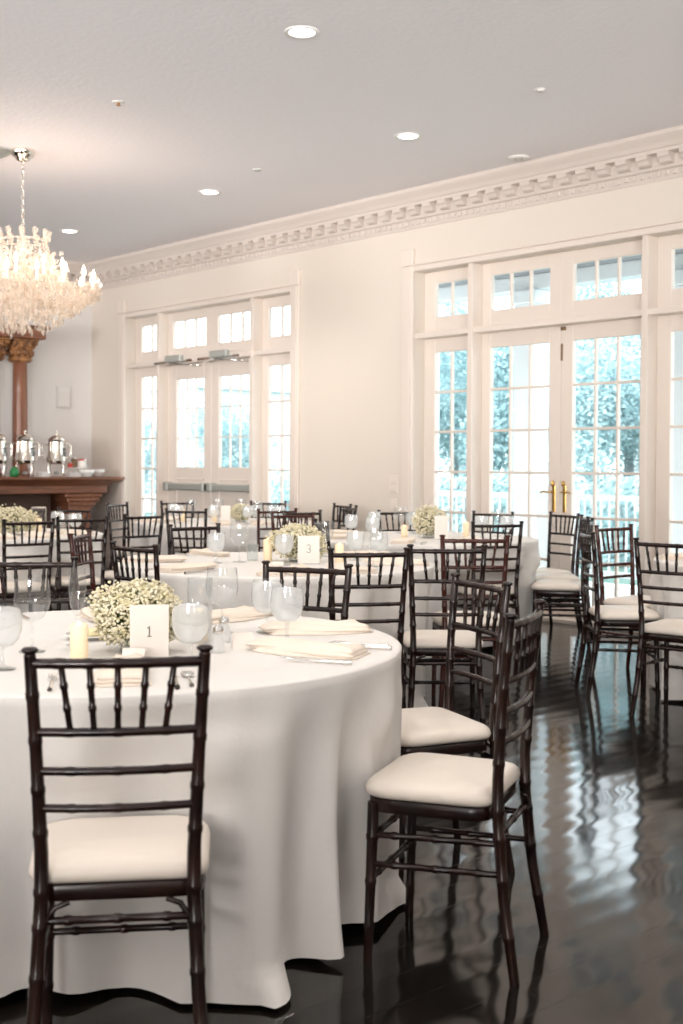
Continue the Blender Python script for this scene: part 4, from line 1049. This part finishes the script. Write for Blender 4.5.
# added area fill, unseen beside the plain walls, to brighten the ceiling
for x in (-11, -7.5, -4, -.5, 3): area('ceiling_fill_area', (x, YF + .5, 2.6), (x, YF + 1.4, 5.6), 2.6, .5, 80, (1., .965, .94))
for y in (-2.5, 1.5, 5.0): area('ceiling_fill_area', (XR - .5, y, 2.6), (XR - 1.4, y, 5.6), .5, 2.6, 80, (1., .965, .94))
for (x, y), (tx, ty) in (((.5, -2.2), (-3.5, 2.6)), ((3.2, 1.0), (-3.6, 5.0)), ((-4.5, -3.2), (-8.2, 3.2)), ((1.5, -3.5), (-6.5, 5.4)), ((-8.5, -3.2), (-10.8, 4.6))):  # added spots without fixtures, aimed up to lift the ceiling in view
    l = bpy.data.lights.new('ceiling_fill_spot', 'SPOT'); l.energy = 1400; l.color = (1., .965, .945); l.spot_size = radians(56); l.spot_blend = 1.; l.shadow_soft_size = .9
    o = bpy.data.objects.new('ceiling_fill_spot', l); COL.objects.link(o); o.location = (x, y, 1.9)
    o.rotation_euler = (Vector((tx, ty, H)) - o.location).to_track_quat('-Z', 'Y').to_euler()
for x, y in ((-2.9, 4.58), (-.3, 4.58), (-4.2, 2.5), (-1.6, 2.5), (-6.8, 2.5), (-9.4, 2.5), (-2.9, .4), (-5.5, .4), (-4.0, 6.65), (-8.1, 4.58)):  # further cans of the grid, assumed and added to brighten the table tops
    l = bpy.data.lights.new('can_lamp', 'SPOT'); l.energy = 75; l.color = (1., .90, .80); l.spot_size = radians(120); l.spot_blend = .7; l.shadow_soft_size = .07
    o = bpy.data.objects.new('can_lamp', l); COL.objects.link(o); o.location = (x, y, H - .02)
for x, y, lb in cans:
    l = bpy.data.lights.new('can_lamp', 'SPOT'); l.energy = 60; l.color = (1., .90, .80); l.spot_size = radians(110); l.spot_blend = .6; l.shadow_soft_size = .07
    o = bpy.data.objects.new('can_lamp', l); COL.objects.link(o); o.location = (x, y, H - .02)
for dx, dy in ((.45, 0), (-.45, 0), (0, .45), (0, -.45)):
    l = bpy.data.lights.new('chandelier_lamp', 'POINT'); l.energy = 5; l.color = (1., .74, .60); l.shadow_soft_size = .12
    o = bpy.data.objects.new('chandelier_lamp', l); COL.objects.link(o); o.location = (CHX + dx, CHY + dy, 2.95)

# ------------------------------------------------------------------ camera
f = 1230.; th = atan2(1101, 1230); p = math.atan(.018); roll = .0055
Fh = Vector((-cos(th), sin(th), 0)); Rh = Vector((sin(th), cos(th), 0)); U = Vector((0, 0, 1))
fw = Fh * cos(p) - U * sin(p); up0 = U * cos(p) + Fh * sin(p)
r = Rh * cos(roll) + up0 * sin(roll); u = up0 * cos(roll) - Rh * sin(roll)
cam = bpy.data.cameras.new('camera'); co = bpy.data.objects.new('camera', cam); COL.objects.link(co)
co.matrix_world = Matrix(((r.x, u.x, -fw.x, 0), (r.y, u.y, -fw.y, 0), (r.z, u.z, -fw.z, 1.285), (0, 0, 0, 1)))
cam.sensor_fit = 'HORIZONTAL'; cam.sensor_width = 24; cam.lens = f / 683 * 24
cam.shift_y = -(512 - 487.14) / 683
cam.clip_start = .05; cam.clip_end = 300
cam.dof.use_dof = True; cam.dof.focus_distance = 4.6; cam.dof.aperture_fstop = 4.5
SC.camera = co
SC.view_settings.view_transform = 'Standard'; SC.view_settings.look = 'None'; SC.view_settings.gamma = 1
SC.view_settings.exposure = 0.08; SC.view_settings.use_curve_mapping = False
